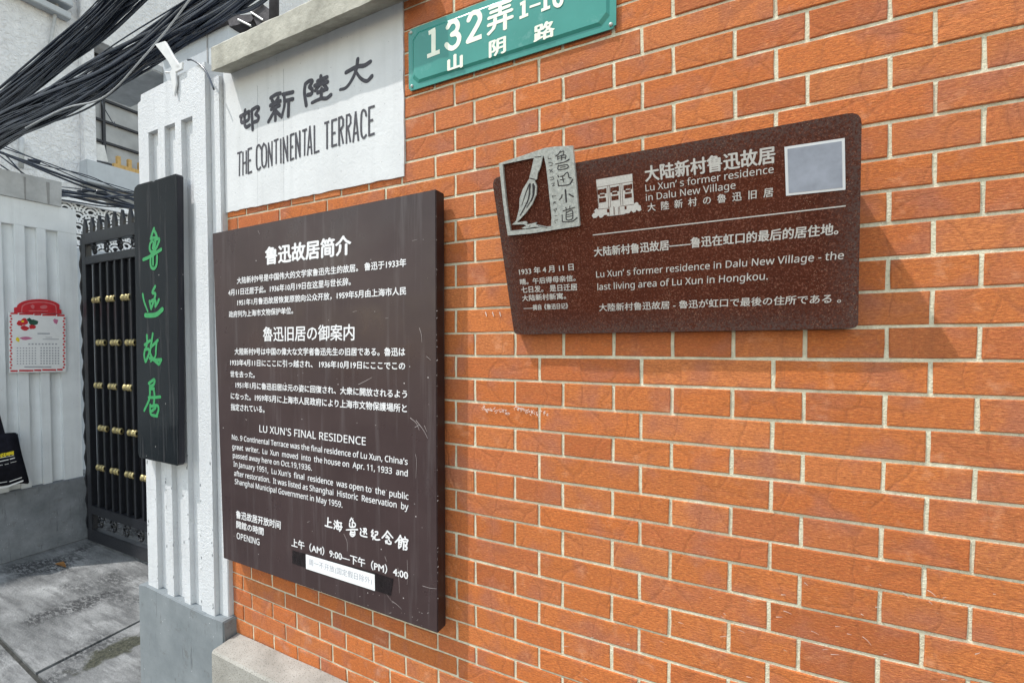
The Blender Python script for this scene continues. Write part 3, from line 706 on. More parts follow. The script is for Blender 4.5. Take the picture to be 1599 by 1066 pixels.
# ================================================================ INFORMATION BOARD
YB = -0.058
bTL, bTR, bBR, bBL = [onY(x, y, YB) for x, y in ((331.5, 364.5), (680.5, 295.5), (683.5, 988.5), (349, 871))]
x0b = (bTL.x + bBL.x) / 2; x1b = (bTR.x + bBR.x) / 2
ib = thing('information_board', 'large dark brown notice board with white trilingual text and opening hours', 'notice board', ((x0b + x1b) / 2, YB, bBL.z))
bm = bmesh.new(); prism(bm, [bBL, bBR, bTR, bTL], (0, 0.044, 0)); bmesh.ops.recalc_face_normals(bm, faces=bm.faces)
bmesh.ops.bevel(bm, geom=bm.edges[:], offset=0.002, segments=2, affect='EDGES')
for f in bm.faces:
    if f.normal.y > -0.5: f.material_index = 1
me = bpy.data.meshes.new('panel'); bm.to_mesh(me); bm.free(); link('panel', me, [M['board'], M['board_side']], ib)
for z_ in (0.2, 0.8):
    zz = bBL.z + (bTL.z - bBL.z) * z_; boxo('mounting_batten', (x0b + 0.1, YB + 0.0445, zz), (x1b - 0.1, -0.001, zz + 0.03), M['board_side'], ib)
def bt(x, y): return onY(x, y, YB)
def bline(s, bl, br, tly, mode='C', bold=0.03, name='text_line', m=None, par=None):
    fnt = LATIN if mode == 'L' else None
    return text(s, bt(*bl), bt(*br), bt(bl[0], tly), m or M['print_white'], par or ib, NY, name, mode, bold, 0.0006, font=fnt)
bline('鲁迅故居简介', (414.7, 413.5), (547.8, 397), 388, bold=0.045, name='heading')
bline('大陆新村9号是中国伟大的文学家鲁迅先生的故居。 鲁迅于1933年', (370.4, 443.5), (634.2, 416), 433.8)
bline('4月11日迁居于此。1936年10月19日在这里与世长辞。', (356.9, 461.9), (547.8, 445.3), 452.3)
bline('1951年1月鲁迅故居恢复原貌向公众开放，1959年5月由上海市人民', (371, 477.4), (634.2, 460), 468)
bline('政府列为上海市文物保护单位。', (357.8, 495.8), (457.8, 489.8), 486.6)
bline('魯迅旧居の御案内', (411, 532.7), (553.4, 531.2), 511.5, bold=0.02, name='heading')
bline('大陸新村9号は中国の偉大な文学者魯迅先生の旧居である。魯迅は', (366.8, 553.7), (632.6, 555.6), 543.9)
bline('1933年4月11日にここに引っ越され、 1936年10月19日にここでこの', (360, 570.6), (632.6, 577.3), 561.3)
bline('世を去った。', (360, 588.4), (398, 590), 579.2)
bline('1951年1月に魯迅旧居は元の姿に回復され、大衆に開放されるよう', (368.3, 605.5), (635.6, 621.6), 596)
bline('になった。1959年5月に上海市人民政府により上海市文物保護場所と', (360.8, 622.8), (635.3, 643.8), 613)
bline('指定されている。', (360.8, 640), (413.3, 644.4), 630.2)
bline("LU XUN'S FINAL RESIDENCE", (405.4, 674), (571.2, 694.8), 663.4, 'L', 0.012, 'heading')
for s, a, b, t in (("No. 9 Continental Terrace was the final residence of Lu Xun, China's", (362.5, 685.6), (636.7, 725.3), 678),
                   ("great  writer.  Lu  Xun  moved  into  the house on  Apr. 11, 1933  and", (363, 700.4), (636.7, 743.3), 692.8),
                   ("passed away here on Oct.19,1936.", (364, 714), (487, 734.3), 706.4),
                   ("In January 1951,  Lu Xun's  final  residence  was open to  the  public", (365, 727.6), (637.8, 779.6), 719.8),
                   ("after restoration.  It was listed as Shanghai  Historic  Reservation  by", (366, 742), (637.8, 796), 734.2),
                   ("Shanghai Municipal Government in May 1959.", (367, 754.8), (534.8, 792), 747)):
    bline(s, a, b, t, 'L', 0.02)
bline('鲁迅故居开放时间', (368.8, 808.1), (438.3, 825.9), 796.7)
bline('開館の時間', (369.4, 823.3), (411.7, 835.3), 812.6)
bline('OPENING', (370, 840), (405.4, 850.5), 830.8, 'L', 0.02)
bline('上午（AM）9:00—下午（PM）4:00', (455.6, 852), (637.1, 905), 840, 'C', 0.03, 'opening_hours')
bc = lambda pts: [onY(490 + x / 9.994, 790 + y / 9.994, YB - 0.0006) for x, y in pts]
brush = [[[(222, 180), (218, 260), (216, 315)], [(222, 245), (268, 248)], [(178, 300), (230, 318), (285, 330)]],
    [[(325, 228), (336, 250)], [(316, 270), (328, 288)], [(318, 345), (338, 305)], [(372, 222), (352, 268)], [(365, 248), (438, 262)], [(368, 268), (358, 345), (425, 362)], [(425, 268), (430, 340), (405, 385)], [(345, 305), (445, 322)], [(388, 280), (392, 345)]],
    [[(590, 185), (572, 212), (562, 235)], [(590, 190), (612, 222), (612, 250)], [(560, 262), (566, 318), (640, 318), (646, 270), (605, 248)], [(602, 250), (602, 318)], ([(508, 368), (590, 362), (684, 362)], {'t': -0.3}), [(582, 385), (572, 440), (606, 466), (642, 440), (640, 388)], [(590, 402), (630, 405)], [(584, 432), (632, 436)]],
    [[(728, 348), (742, 370)], [(735, 395), (728, 440), (760, 462), (830, 478)], [(778, 350), (818, 352), (812, 400), (826, 430)], [(790, 355), (786, 430)], [(768, 392), (806, 396)]],
    [[(922, 372), (898, 408), (930, 412), (902, 452)], [(902, 465), (930, 470), (922, 515)], [(960, 398), (995, 398), (990, 440), (962, 445)], [(962, 445), (952, 505), (990, 522), (1030, 518)]],
    [[(1150, 388), (1110, 445), (1066, 492)], [(1150, 388), (1190, 440), (1232, 490)], [(1140, 455), (1160, 468)], [(1128, 482), (1182, 488), (1165, 512)], [(1122, 540), (1128, 575)], [(1145, 530), (1152, 575), (1200, 585), (1208, 555)], [(1180, 530), (1190, 545)]],
    [[(1352, 455), (1315, 515), (1272, 560)], [(1350, 465), (1378, 512)], [(1330, 528), (1325, 650)], [(1338, 525), (1372, 530), (1366, 590), (1335, 588)], [(1335, 555), (1365, 560)], [(1330, 650), (1368, 615)],
     [(1425, 478), (1430, 500)], [(1395, 545), (1392, 512), (1468, 522), (1460, 552)], [(1410, 545), (1400, 672)], [(1412, 552), (1450, 558), (1446, 600), (1410, 598)], [(1408, 625), (1450, 632), (1446, 672), (1402, 670)]]]
for bs in brush: letters('brush_character', bs, 0.0052, True, ib, M['print_white'], bc, taper=0.1)
bm = bmesh.new()                                            # scratches and scuffs
scr = [[(537, 833), (542, 845), (542.5, 860)], [(601, 868), (604, 876)], [(621.5, 886), (623, 905), (624, 925)], [(636, 874), (636.5, 895), (636, 912)], [(588, 907), (600, 922), (614, 941)], [(586, 906), (604, 913), (613, 915)],
       [(660, 914), (670, 917), (682, 918.5)], [(649, 709), (650.5, 720), (649.5, 746)], [(655, 512), (658, 522), (659, 534)], [(666, 556), (673, 562)], [(551, 487), (558, 485)], [(613, 938), (621, 944), (627, 950)], [(560, 600), (572, 594), (581, 589)],
       [(403, 360), (406, 366)], [(480, 815), (484, 813)], [(602, 497), (607, 496)], [(644, 376), (652, 374)], [(641, 652), (650, 660), (655, 671)], [(650, 656), (662, 672), (668, 684)], [(648, 667), (655, 663)], [(663, 664), (667, 674)]]
for i, s in enumerate(scr): stroke(bm, [bt(x, y) for x, y in s], random.uniform(0.0008, 0.0022), NY, 0.0004 + 0.00003 * i, 0.5, len(s) > 2)
for k in range(70):
    x = random.uniform(360, 676); y = random.uniform(400, 935)
    if k < 28: x = random.choice((680.3, 681, 682)); y = random.uniform(320, 975); x = 680.6 + (y - 300) * 0.0043
    if k > 45: x = random.uniform(480, 675); y = 905 + (x - 480) * 0.33 + random.uniform(-15, 18)
    l = random.uniform(0.4, 2.0); stroke(bm, [bt(x, y), bt(x + l, y + random.uniform(-l, l))], random.uniform(0.0008, 0.0024), NY, 0.00035 + 0.000005 * k, 0.2, False)
o = obj('scratches', bm, M['scratch'], ib); o['kind'] = 'stuff'
# paper strip taped over the opening hours
pn = thing('paper_notice', 'narrow white paper strip taped below the opening hours on the brown board', 'paper notice', tuple(bt(530, 895)))
def quad(name, pts, m, parent, th=0.0006, Y=YB, lift=0.001, n=NY):
    bm = bmesh.new(); prism(bm, [p + n * lift for p in pts], n * th); bmesh.ops.recalc_face_normals(bm, faces=bm.faces); return obj(name, bm, m, parent)
quad('tape_backing', [bt(x, y) for x, y in ((456.6, 878.5), (610.5, 929), (614.5, 903), (585, 893), (457, 858.5))], M['tape'], pn, 0.0004, lift=0.0009)
quad('paper_strip', [bt(x, y) for x, y in ((478.6, 887), (586, 921.5), (585.6, 896.2), (478.2, 864.5))], M['paper'], pn, 0.0004, lift=0.0016)
text('周一不开放(国定假日除外)', bt(483, 881), bt(581.5, 911.5), bt(483, 871.5), M['grey_print'], pn, NY, 'print', 'C', 0.0, 0.0023)

# ================================================================ BLACK NAME PLAQUE ON THE PILLAR
YQ = -0.083
q4 = [onY(x, y, YQ) for x, y in ((215.5, 713.5), (279, 727.5), (276, 270.5), (208.5, 291.5))]
pq = thing('name_plaque', 'tall black lacquered plaque with four green brush characters on the white pillar', 'plaque', tuple(q4[0]))
bm = bmesh.new()
a, b, c, d = q4
c1 = c + Vector((-0.02, 0, 0)); d1 = d + Vector((0.03, 0, 0.004)); d2 = d + Vector((0.0, 0, -0.02))
a1 = a + Vector((0.0, 0, 0.012)); a2 = a + Vector((0.012, 0, -0.001))
nt_ = d.lerp(c, 0.47)
poly = [a1, a2, b + Vector((-0.01, 0, 0)), b + Vector((0, 0, 0.01)), c + Vector((0, 0, -0.008)), c + Vector((-0.008, 0, 0)), nt_ + Vector((0.014, 0, 0.0)), nt_ + Vector((0.0, 0, -0.006)), nt_ + Vector((-0.010, 0, 0.001)), d1, d + Vector((0.008, 0, -0.004)), d2]
prism(bm, poly, (0, 0.026, 0)); bmesh.ops.recalc_face_normals(bm, faces=bm.faces)
bmesh.ops.bevel(bm, geom=bm.edges[:], offset=0.0015, segments=1, affect='EDGES')
for f in bm.faces:
    if f.normal.y > -0.5: f.material_index = 1
me = bpy.data.meshes.new('panel'); bm.to_mesh(me); bm.free(); link('panel', me, [M['plaque'], M['plaque_side']], pq)
boxo('mounting_block', (a.x + 0.08, YQ + 0.0265, a.z + 0.2), (b.x - 0.08, yF + 0.001, a.z + 0.26), M['plaque_side'], pq)
boxo('mounting_block', (a.x + 0.08, YQ + 0.0265, a.z + 0.8), (b.x - 0.08, yF + 0.001, a.z + 0.86), M['plaque_side'], pq)
def gc(oy):
    return lambda pts: [onY(200 + x / 6.66, oy + y / 6.66, YQ - 0.0006) for x, y in pts]
G1 = [[(270, 645), (250, 700), (235, 752)], [(268, 660), (290, 700), (302, 742)], [(238, 750), (300, 738)], [(262, 765), (232, 800), (226, 860), (248, 890), (285, 862), (318, 790), (322, 752), (270, 765)], [(268, 790), (258, 850)], [(288, 790), (270, 860)],
      ([(160, 968), (215, 945), (280, 905), (346, 862)], {'w': 0.014}), [(248, 905), (236, 960), (240, 1040), (272, 1062), (298, 1020), (304, 930)], [(262, 940), (262, 1020)]]
G2 = [([(152, 262), (165, 330), (185, 390), (205, 440)], {'w': 0.012, 't': 0.3}), [(282, 180), (252, 245), (285, 258), (268, 330), (240, 412)], [(228, 345), (262, 322), (285, 330), (285, 388)], [(285, 388), (308, 350), (322, 318)], [(225, 335), (238, 400)],
      ([(182, 480), (235, 482), (300, 470), (358, 418)], {'w': 0.019})]
G3 = [[(195, 688), (198, 760), (186, 820)], [(172, 788), (230, 742)], [(175, 838), (168, 900), (182, 962)], [(176, 838), (212, 832), (220, 870), (188, 958)], [(258, 672), (245, 760), (236, 800)], [(240, 800), (232, 870), (262, 935), (320, 990)],
      [(244, 808), (312, 740)], ([(300, 748), (292, 840), (286, 905), (238, 960)], {'t': 0.3}), ([(228, 925), (285, 945), (348, 942)], {'w': 0.014}), ([(345, 945), (322, 992)], {'w': 0.012, 's': False})]
G4 = [[(215, 122), (272, 82), (268, 130), (228, 156)], ([(228, 150), (222, 280), (168, 405)], {'w': 0.014, 't': 0.2}), ([(214, 268), (270, 268), (336, 262)], {'w': 0.012}), [(268, 180), (276, 250), (270, 330)], [(232, 345), (238, 440), (304, 462)], [(232, 360), (305, 352), (318, 395), (300, 455)], [(248, 410), (288, 375)], [(230, 178), (272, 176)]]
for i, (gset, oy) in enumerate(((G1, 260), (G2, 420), (G3, 420), (G4, 580))):
    letters('green_character', gset, 0.0125, True, pq, M['green_paint'], gc(oy))

# ================================================================ STREET PLATE
YP = -0.010
sp = thing('street_plate', 'teal enamel lane plate with cream numbers fixed high on the brick wall', 'street sign', (0.27, YP, KZ + 0.01))
pz0 = onY(640, 143, YP).z; px_0 = onY(638, 143, YP).x; px_1 = onY(962, 30, YP).x; pz0b = onY(962, 42, YP).z; pz1 = onY(640, 47, YP).z
zb_ = (pz0 + pz0b) / 2; zt_ = pz1 + 0.001
bm = bmesh.new(); box(bm, (px_0, YP + 0.001, zb_), (px_1, YP + 0.004, zt_))
bmesh.ops.bevel(bm, geom=[e for e in bm.edges if abs(e.verts[0].co.y - e.verts[1].co.y) > 0.001], offset=0.006, segments=3, affect='EDGES')
obj('plate', bm, M['plate'], sp)
bm = bmesh.new(); e = 0.015; cc = 0.022                     # pressed field: rim slopes up to a raised inner face with clipped corners
def octo(x0, x1, z0, z1, c_, y): return [Vector(p) for p in ((x0 + c_, y, z0), (x1 - c_, y, z0), (x1, y, z0 + c_), (x1, y, z1 - c_), (x1 - c_, y, z1), (x0 + c_, y, z1), (x0, y, z1 - c_), (x0, y, z0 + c_))]
A = octo(px_0 + e, px_1 - e, zb_ + e, zt_ - e, cc * 0.8, YP + 0.0009); B = octo(px_0 + e + 0.007, px_1 - e - 0.007, zb_ + e + 0.007, zt_ - e - 0.007, cc * 0.8, YP - 0.0035)
va = [bm.verts.new(p) for p in A]; vb = [bm.verts.new(p) for p in B]
for i in range(8): bm.faces.new([va[i], va[(i + 1) % 8], vb[(i + 1) % 8], vb[i]])
bm.faces.new(vb); obj('raised_field', bm, M['plate'], sp)
for x, y in ((px_0 + 0.012, zb_ + 0.012), (px_1 - 0.012, zb_ + 0.010), (px_0 + 0.010, zt_ - 0.010), (px_1 - 0.012, zt_ - 0.010)):
    bm = bmesh.new(); bmesh.ops.create_uvsphere(bm, u_segments=10, v_segments=6, radius=0.0048, matrix=Matrix.Translation((x, YP + 0.0005, y))); obj('screw', bm, M['steel'], sp, True)
YPf = YP - 0.0035
def pt_(x, y): return onY(x, y, YPf)
def ptext(s, bl, br, tly, mode='B', bold=0.04): return text(s, pt_(*bl), pt_(*br), pt_(bl[0], tly), M['cream'], sp, NY, 'lettering', mode, bold, 0.0006)
# the figures have slab feet; draw them as strokes
def fig(name, strokes, w=0.0135):
    return letters(name, strokes, w, True, sp, M['cream'], lambda pts: [onY(640 + x / 7.106, y / 7.106, YPf - 0.0006) for x, y in pts])
fig('figure_one', [([(262, 345), (262, 610)], {'w': 0.0145, 's': False}), ([(192, 628), (332, 573)], {'s': False, 'w': 0.0115}), ([(208, 372), (284, 330)], {'s': False, 'w': 0.0125})])
fig('figure_three', [([(420, 305), (455, 250), (505, 238), (532, 285), (515, 345), (468, 385)], {}), ([(468, 385), (520, 378), (548, 420), (530, 490), (480, 535), (435, 530), (405, 498)], {})])
fig('figure_two', [([(652, 225), (690, 155), (745, 140), (778, 185), (765, 250), (700, 370), (645, 462)], {}), ([(640, 465), (797, 405)], {'s': False, 'w': 0.0125})])
ptext('弄', (761.3, 56.5), (800.6, 42.5), 13.5, bold=0.035)
fig('figure_one', [([(800 + 432, 50), (1232, 220)], {'w': 0.008, 's': False}), ([(1215, 255), (1315, 0 + 218)], {'s': False, 'w': 0.0001})])
cv = lambda pts: [onY(790 + x / 8.416, y / 8.416, YPf - 0.0006) for x, y in pts]
letters('range_figures', [([(235, 15), (235, 222)], {'s': False, 'w': 0.0098}), ([(178, 240), (293, 192)], {'s': False, 'w': 0.0075}), ([(188, 62), (248, 25)], {'s': False, 'w': 0.008}), ([(312, 98), (455, 48)], {'s': False, 'w': 0.0058}),
    ([(520, -80), (520, 130)], {'s': False, 'w': 0.0098}), ([(465, 142), (582, 95)], {'s': False, 'w': 0.0075}), ([(475, -35), (532, -75)], {'s': False, 'w': 0.008}),
    ([(640, -70), (683, -110), (728, -75), (735, 10), (715, 65), (680, 80), (645, 55), (633, -10)], {'c': True, 'w': 0.0092})], 0.009, True, sp, M['cream'], cv)
ptext('号', (885, 3), (917, -9), -27, bold=0.035)
ptext('山', (699.8, 112.5), (721.6, 105), 89.5, bold=0.05)
ptext('阴', (764.5, 91), (789.2, 82.3), 66, bold=0.04)
ptext('路', (834.3, 67.5), (865.3, 56.5), 41.5, bold=0.04)
for o in [x for x in sp.children if x.name.startswith('figure_one')][1:]:
    bpy.data.objects.remove(o)

# ================================================================ LEANING BROWN TRAIL SIGN
pb = Vector((0, -0.032, KZ - 0.698)); pt2 = Vector((0, -0.158, KZ - 0.345)); up = (pt2 - pb).normalized(); NS = Vector((1, 0, 0)).cross(up).normalized()
if NS.y > 0: NS = -NS
def sg(x, y): return onP(x, y, pb, NS)
ts = thing('trail_sign', 'rust brown metal trail sign with white residence text leaning out from the brick wall', 'sign', tuple(sg(1070, 518)))
c4 = [sg(803, 522), sg(1340, 512.5), sg(1346, 173), sg(768, 278)]
poly = []
for i, p in enumerate(c4):
    prev = c4[i - 1]; nx_ = c4[(i + 1) % 4]; r = 0.020 if i > 1 else 0.012
    a = p + (prev - p).normalized() * r; b = p + (nx_ - p).normalized() * r
    for t in (0, 0.25, 0.5, 0.75, 1): poly.append(a * (1 - t) ** 2 + p * 2 * t * (1 - t) + b * t * t)
bm = bmesh.new(); lay = bm.verts.layers.float_color.new('edge')
cen = sum(poly, Vector()) / len(poly)
def shrink(p, k): return Vector((p.x + (cen.x - p.x) * k * 0.55, p.y + (cen.y - p.y) * k, p.z + (cen.z - p.z) * k))
rings = []
for k, lv in ((0.0, 1.0), (0.04, 0.9), (0.16, 0.4), (0.32, 0.0)):
    ring = [bm.verts.new(shrink(p, k)) for p in poly]
    for v_ in ring: v_[lay] = (lv, lv, lv, 1)
    rings.append(ring)
n_ = len(poly)
for a, b in zip(rings, rings[1:]):
    for i in range(n_): bm.faces.new([a[i], a[(i + 1) % n_], b[(i + 1) % n_], b[i]])
bm.faces.new(rings[-1])
back = [bm.verts.new(Vector((p.x, -0.001, p.z + (0.02 * (0 if p.z < cen.z else -1))))) for p in poly]   # the body is a wedge that reaches back to the wall
for v_ in back: v_[lay] = (1, 1, 1, 1)
for i in range(n_): bm.faces.new([back[i], back[(i + 1) % n_], rings[0][(i + 1) % n_], rings[0][i]])
bm.faces.new(back[::-1]); bmesh.ops.recalc_face_normals(bm, faces=bm.faces)
obj('panel', bm, M['sign'], ts)
def sline(s, bl, br, tl, mode='C', bold=0.02, name='text_line'):
    return text(s, sg(*bl), sg(*br), sg(*tl), M['sign_white'], ts, NS, name, mode, bold, 0.0007)
sline('大陆新村鲁迅故居', (1008.5, 284), (1210, 254.3), (1006.5, 261.5), bold=0.035, name='heading')
sline("Lu Xun’ s former residence", (1008.3, 298.9), (1208, 269.8), (1007.6, 288.6), 'L', 0.006)
sline("in Dalu New Village", (1009, 313.8), (1148.5, 294.6), (1008.4, 303.5), 'L', 0.006)
sline("大  陸  新  村  の  魯  迅  旧  居", (1011.7, 330.5), (1207, 306.8), (1011, 318.5), bold=0.02)
bm = bmesh.new(); stroke(bm, [sg(925.8, 367), sg(1320.5, 321.5)], 0.0022, NS, 0.0006, 0, False); obj('rule_line', bm, M['sign_white'], ts)
sline('大陆新村鲁迅故居——鲁迅在虹口的最后的居住地。', (928.3, 400.8), (1308.3, 366), (927.3, 387), bold=0.028)
sline("Lu Xun’ s former residence in Dalu New Village - the", (931.3, 433.2), (1316.9, 404.2), (930.8, 423.6), 'L', 0.008)
sline("last living area of Lu Xun in Hongkou.", (933.2, 452.8), (1198.8, 436.2), (932.8, 443), 'L', 0.008)
sline('大陸新村鲁迅故居 - 魯迅が虹口で最後の住所である 。', (936, 485.8), (1312.8, 472.5), (935.5, 474.8), bold=0.015)
sline('1933 年 4 月 11 日', (811.4, 429.6), (896, 421.8), (810.3, 419.8), bold=0.025)
sline('晴。午后得母亲信。', (812.8, 444.8), (899, 438.6), (812, 436), bold=0.025)
sline('七日发。 是日迁居', (814.9, 457.4), (901.6, 453), (814, 447.8), bold=0.025)
sline('大陆新村新寓。', (816, 470.2), (884, 466.6), (815.2, 461.2), bold=0.025)
sline('——摘自《鲁迅日记》', (818.1, 484.6), (887.1, 481.6), (817.5, 476.6), bold=0.03)
# etched house picture
def hp(x, y): return sg(915 + x / 11.84, 260 + y / 11.84)
hs = thing('dummy', 'x', 'x') if False else None
bm = bmesh.new()
outl = [(190, 245), (855, 135), (888, 690), (930, 660), (965, 670), (975, 710), (1010, 720), (1020, 780), (1030, 800), (985, 830), (930, 800), (920, 835), (880, 855), (835, 815), (800, 865), (740, 865), (700, 885), (440, 915), (400, 915), (385, 890), (335, 900), (300, 945), (260, 945), (230, 905), (195, 945), (140, 955), (110, 910), (130, 870), (175, 850), (150, 820), (190, 775), (230, 790)]
prism(bm, [hp(x, y) + NS * 0.0005 for x, y in outl][::-1], NS * 0.0004); bmesh.ops.recalc_face_normals(bm, faces=bm.faces)
house = obj('house_picture', bm, M['sign_white'], ts)
bm = bmesh.new(); kk = 0
def hl(a, b, w=0.0009):
    global kk
    stroke(bm, [hp(*a), hp(*b)], w, NS, 0.0010 + 0.00004 * (kk % 7), 0, False); kk += 1
hl((205, 388), (865, 278)); hl((405, 360), (420, 760)); hl((435, 355), (460, 760)); hl((630, 325), (645, 720)); hl((665, 320), (685, 715)); hl((210, 400), (235, 760)); hl((430, 740), (440, 910)); hl((510, 735), (520, 900)); hl((620, 730), (632, 890)); hl((225, 790), (430, 770)); hl((640, 735), (890, 700)); hl((530, 750), (535, 895)); hl((600, 745), (606, 890))
for cx, cy in ((300, 455), (530, 415), (775, 375)):
    for dx, dy, w, h in ((-60, 20, 22, 95), (0, 0, 48, 75), (60, -5, 22, 95), (3, 78, 52, 42), (-45, 175, 14, 85), (-22, 172, 22, 80), (5, 168, 24, 80), (32, 164, 22, 80), (58, 160, 16, 80)):
        x = cx + dx; y = cy + dy; hl((x, y - h / 2), (x + 2, y + h / 2), w * 0.00021)
hl((410, 785), (415, 850), 0.005); hl((732, 735), (735, 790), 0.004)
obj('etched_lines', bm, M['sign'], house)
# raised metal emblem at the upper left corner: frame, brush and name strip
lg_o = 0.010
def lp(x, y): return onP(770 + x / 6.664, 220 + y / 6.664, pb + NS * lg_o, NS)
lgo = bpy.data.objects.new('emblem', None)
def lprism(name, pts, m, th=0.004, parent=None):
    bm = bmesh.new(); prism(bm, [lp(x, y) for x, y in pts], -NS * th); bmesh.ops.recalc_face_normals(bm, faces=bm.faces); return obj(name, bm, m, parent)
strip = [(525, 150), (535, 75), (640, 60), (826, 50), (838, 160), (850, 300), (868, 480), (885, 700), (900, 885), (600, 930), (608, 800), (592, 640), (570, 430), (550, 260)]
emb = lprism('emblem', strip, M['steel'], 0.010, ts)
lg_o = 0.0015; bk_ = [(85, 245), (300, 165), (540, 85), (560, 300), (605, 900), (400, 930), (165, 960), (128, 640)]
lprism('emblem_backing', bk_, M['sign'], 0.008, emb); lg_o = 0.010
lprism('frame_side', [(58, 235), (98, 245), (110, 400), (135, 640), (160, 820), (180, 938), (152, 985), (128, 830), (100, 620), (78, 400)], M['steel'], 0.010, emb)
lprism('frame_top', [(58, 235), (300, 155), (535, 75), (525, 155), (420, 178), (98, 245)], M['steel'], 0.010, emb)
lprism('frame_bottom', [(152, 985), (178, 938), (400, 915), (610, 888), (600, 932), (400, 962)], M['steel'], 0.010, emb)
lprism('brush_handle', [(425, 170), (518, 158), (490, 280), (462, 340), (455, 400), (425, 412), (375, 385), (400, 290)], M['steel'], 0.006, emb)
lprism('brush_tip', [(375, 395), (430, 410), (452, 470), (448, 560), (405, 660), (340, 750), (245, 850), (330, 838), (352, 845), (350, 872), (455, 848), (440, 872), (600, 905), (520, 905), (440, 895), (330, 915), (295, 905), (345, 885), (320, 868), (195, 872), (240, 830), (272, 700), (275, 600), (310, 500)], M['steel'], 0.006, emb)
bm = bmesh.new()
def ls(pts, w, t=0.0, s=True):
    global kk
    stroke(bm, [lp(x, y) for x, y in pts], w, NS, 0.0005 + 0.00004 * (kk % 9), t, s); kk += 1
ls([(375, 455), (335, 560), (300, 670)], 0.0026, 0.5); ls([(385, 450), (372, 590), (325, 700), (282, 775)], 0.0038, 0.4); ls([(418, 450), (412, 580), (350, 695)], 0.004, 0.6); ls([(430, 470), (425, 560), (400, 630)], 0.003, 0.6)
ls([(385, 390), (432, 402)], 0.0022); ls([(440, 170), (500, 165)], 0.0016); ls([(385, 880), (375, 895)], 0.001); ls([(470, 885), (560, 905)], 0.0012)
# 鲁迅小道 in clerical strokes, LUXUN TRAIL turned on its side
ls([(700, 105), (680, 140), (650, 160)], 0.002); ls([(700, 120), (735, 108), (730, 145)], 0.0018); ls([(672, 162), (675, 200)], 0.0018); ls([(672, 165), (755, 148), (750, 190)], 0.0018); ls([(670, 185), (752, 172)], 0.0016); ls([(712, 150), (714, 200)], 0.0018); ls([(650, 242), (740, 222), (792, 195)], 0.0026, -0.3); ls([(678, 255), (680, 300), (772, 285), (772, 250), (680, 262)], 0.002); ls([(700, 278), (752, 270)], 0.0014)
ls([(675, 362), (682, 375)], 0.0025); ls([(672, 408), (680, 465)], 0.002); ls([(680, 468), (790, 455), (828, 402)], 0.0028, -0.3); ls([(702, 372), (740, 362)], 0.002); ls([(700, 405), (745, 398)], 0.0018); ls([(722, 370), (732, 425)], 0.0022); ls([(740, 355), (775, 328), (790, 380), (812, 385)], 0.0022)
ls([(752, 510), (758, 570), (762, 635)], 0.0034); ls([(718, 560), (712, 590), (690, 612)], 0.0024); ls([(792, 555), (835, 580)], 0.003)
ls([(755, 692), (762, 708)], 0.0022); ls([(800, 678), (796, 695)], 0.002); ls([(730, 728), (850, 692)], 0.0022); ls([(760, 735), (765, 820), (825, 808), (822, 722), (768, 745)], 0.0022); ls([(768, 770), (822, 758)], 0.0016); ls([(768, 792), (822, 780)], 0.0016); ls([(718, 770), (722, 840)], 0.002); ls([(722, 842), (820, 838), (875, 800)], 0.0026, -0.3)
sw = 0.0011
for pts in ([(572, 165), (575, 188), (605, 182)], [(578, 228), (592, 222), (618, 232), (612, 258), (590, 262)], [(585, 300), (622, 325)], [(618, 295), (590, 330)], [(590, 382), (625, 378)], [(592, 408), (628, 402)], [(625, 378), (632, 392), (628, 402)], [(610, 445), (640, 438), (618, 470), (642, 465)],
            [(618, 578), (655, 570)], [(618, 565), (622, 592)], [(625, 640), (655, 632)], [(628, 655), (640, 640), (655, 652)], [(632, 715), (662, 705), (648, 738), (632, 715)], [(640, 782), (668, 776)], [(645, 855), (655, 858)], [(645, 852), (642, 828), (672, 822)]):
    ls(pts, sw, 0, False)
obj('dark_engraving', bm, M['dark_etch'], emb)
# blank square label at the right
lab = [sg(x, y) for x, y in ((1227.3, 305.8), (1320, 296.2), (1318.8, 215.6), (1224.8, 229.6))]
quad('blank_label', lab, M['paper'], ts, 0.0008, lift=0.001, n=NS)
def inset(P, k): c = sum(P, Vector()) / 4; return [p + (c - p) * k for p in P]
quad('label_face', inset(lab, 0.10), M['label_grey'], ts, 0.0004, lift=0.0021, n=NS)

# ================================================================ CALENDAR ON THE LEFT PILLAR
XK = XF + 0.012
def ck(x, y): return onX(x / 6.664, 440 + y / 6.664, XK)
NX = Vector((1, 0, 0))
cal = thing('wall_calendar', 'red and white paper calendar with arched top hanging on the left pillar', 'calendar', tuple(ck(390, 930)))
def cq(name, pts, m, lift=0.0, th=0.002, par=None):
    bm = bmesh.new(); prism(bm, [ck(x, y) + NX * lift for x, y in pts], NX * th); bmesh.ops.recalc_face_normals(bm, faces=bm.faces); return obj(name, bm, m, par or cal)
arch = [(145, 320), (145, 268), (175, 262)] + [(400 + 225 * math.cos(a), 262 - 82 * math.sin(a)) for a in [math.pi - i * math.pi / 14 for i in range(1, 14)]] + [(612, 285), (638, 292), (638, 335)]
cq('arched_head', arch, M['red'], 0.0, 0.004)
cq('arch_border', [(215, 318), (218, 290), (222, 258)] + [(405 + 185 * math.cos(a), 262 - 58 * math.sin(a)) for a in [math.pi - i * math.pi / 10 for i in range(1, 10)]] + [(588, 275), (590, 325)], M['red_light'], 0.0037, 0.0006)
cq('arch_field', [(228, 318), (230, 270)] + [(405 + 172 * math.cos(a), 266 - 50 * math.sin(a)) for a in [math.pi - i * math.pi / 10 for i in range(1, 10)]] + [(575, 280), (577, 322)], M['red'], 0.005, 0.0006)
cq('sheet', [(88, 318), (678, 345), (684, 935), (95, 945)], M['paper'], 0.0, 0.006)
bm = bmesh.new()
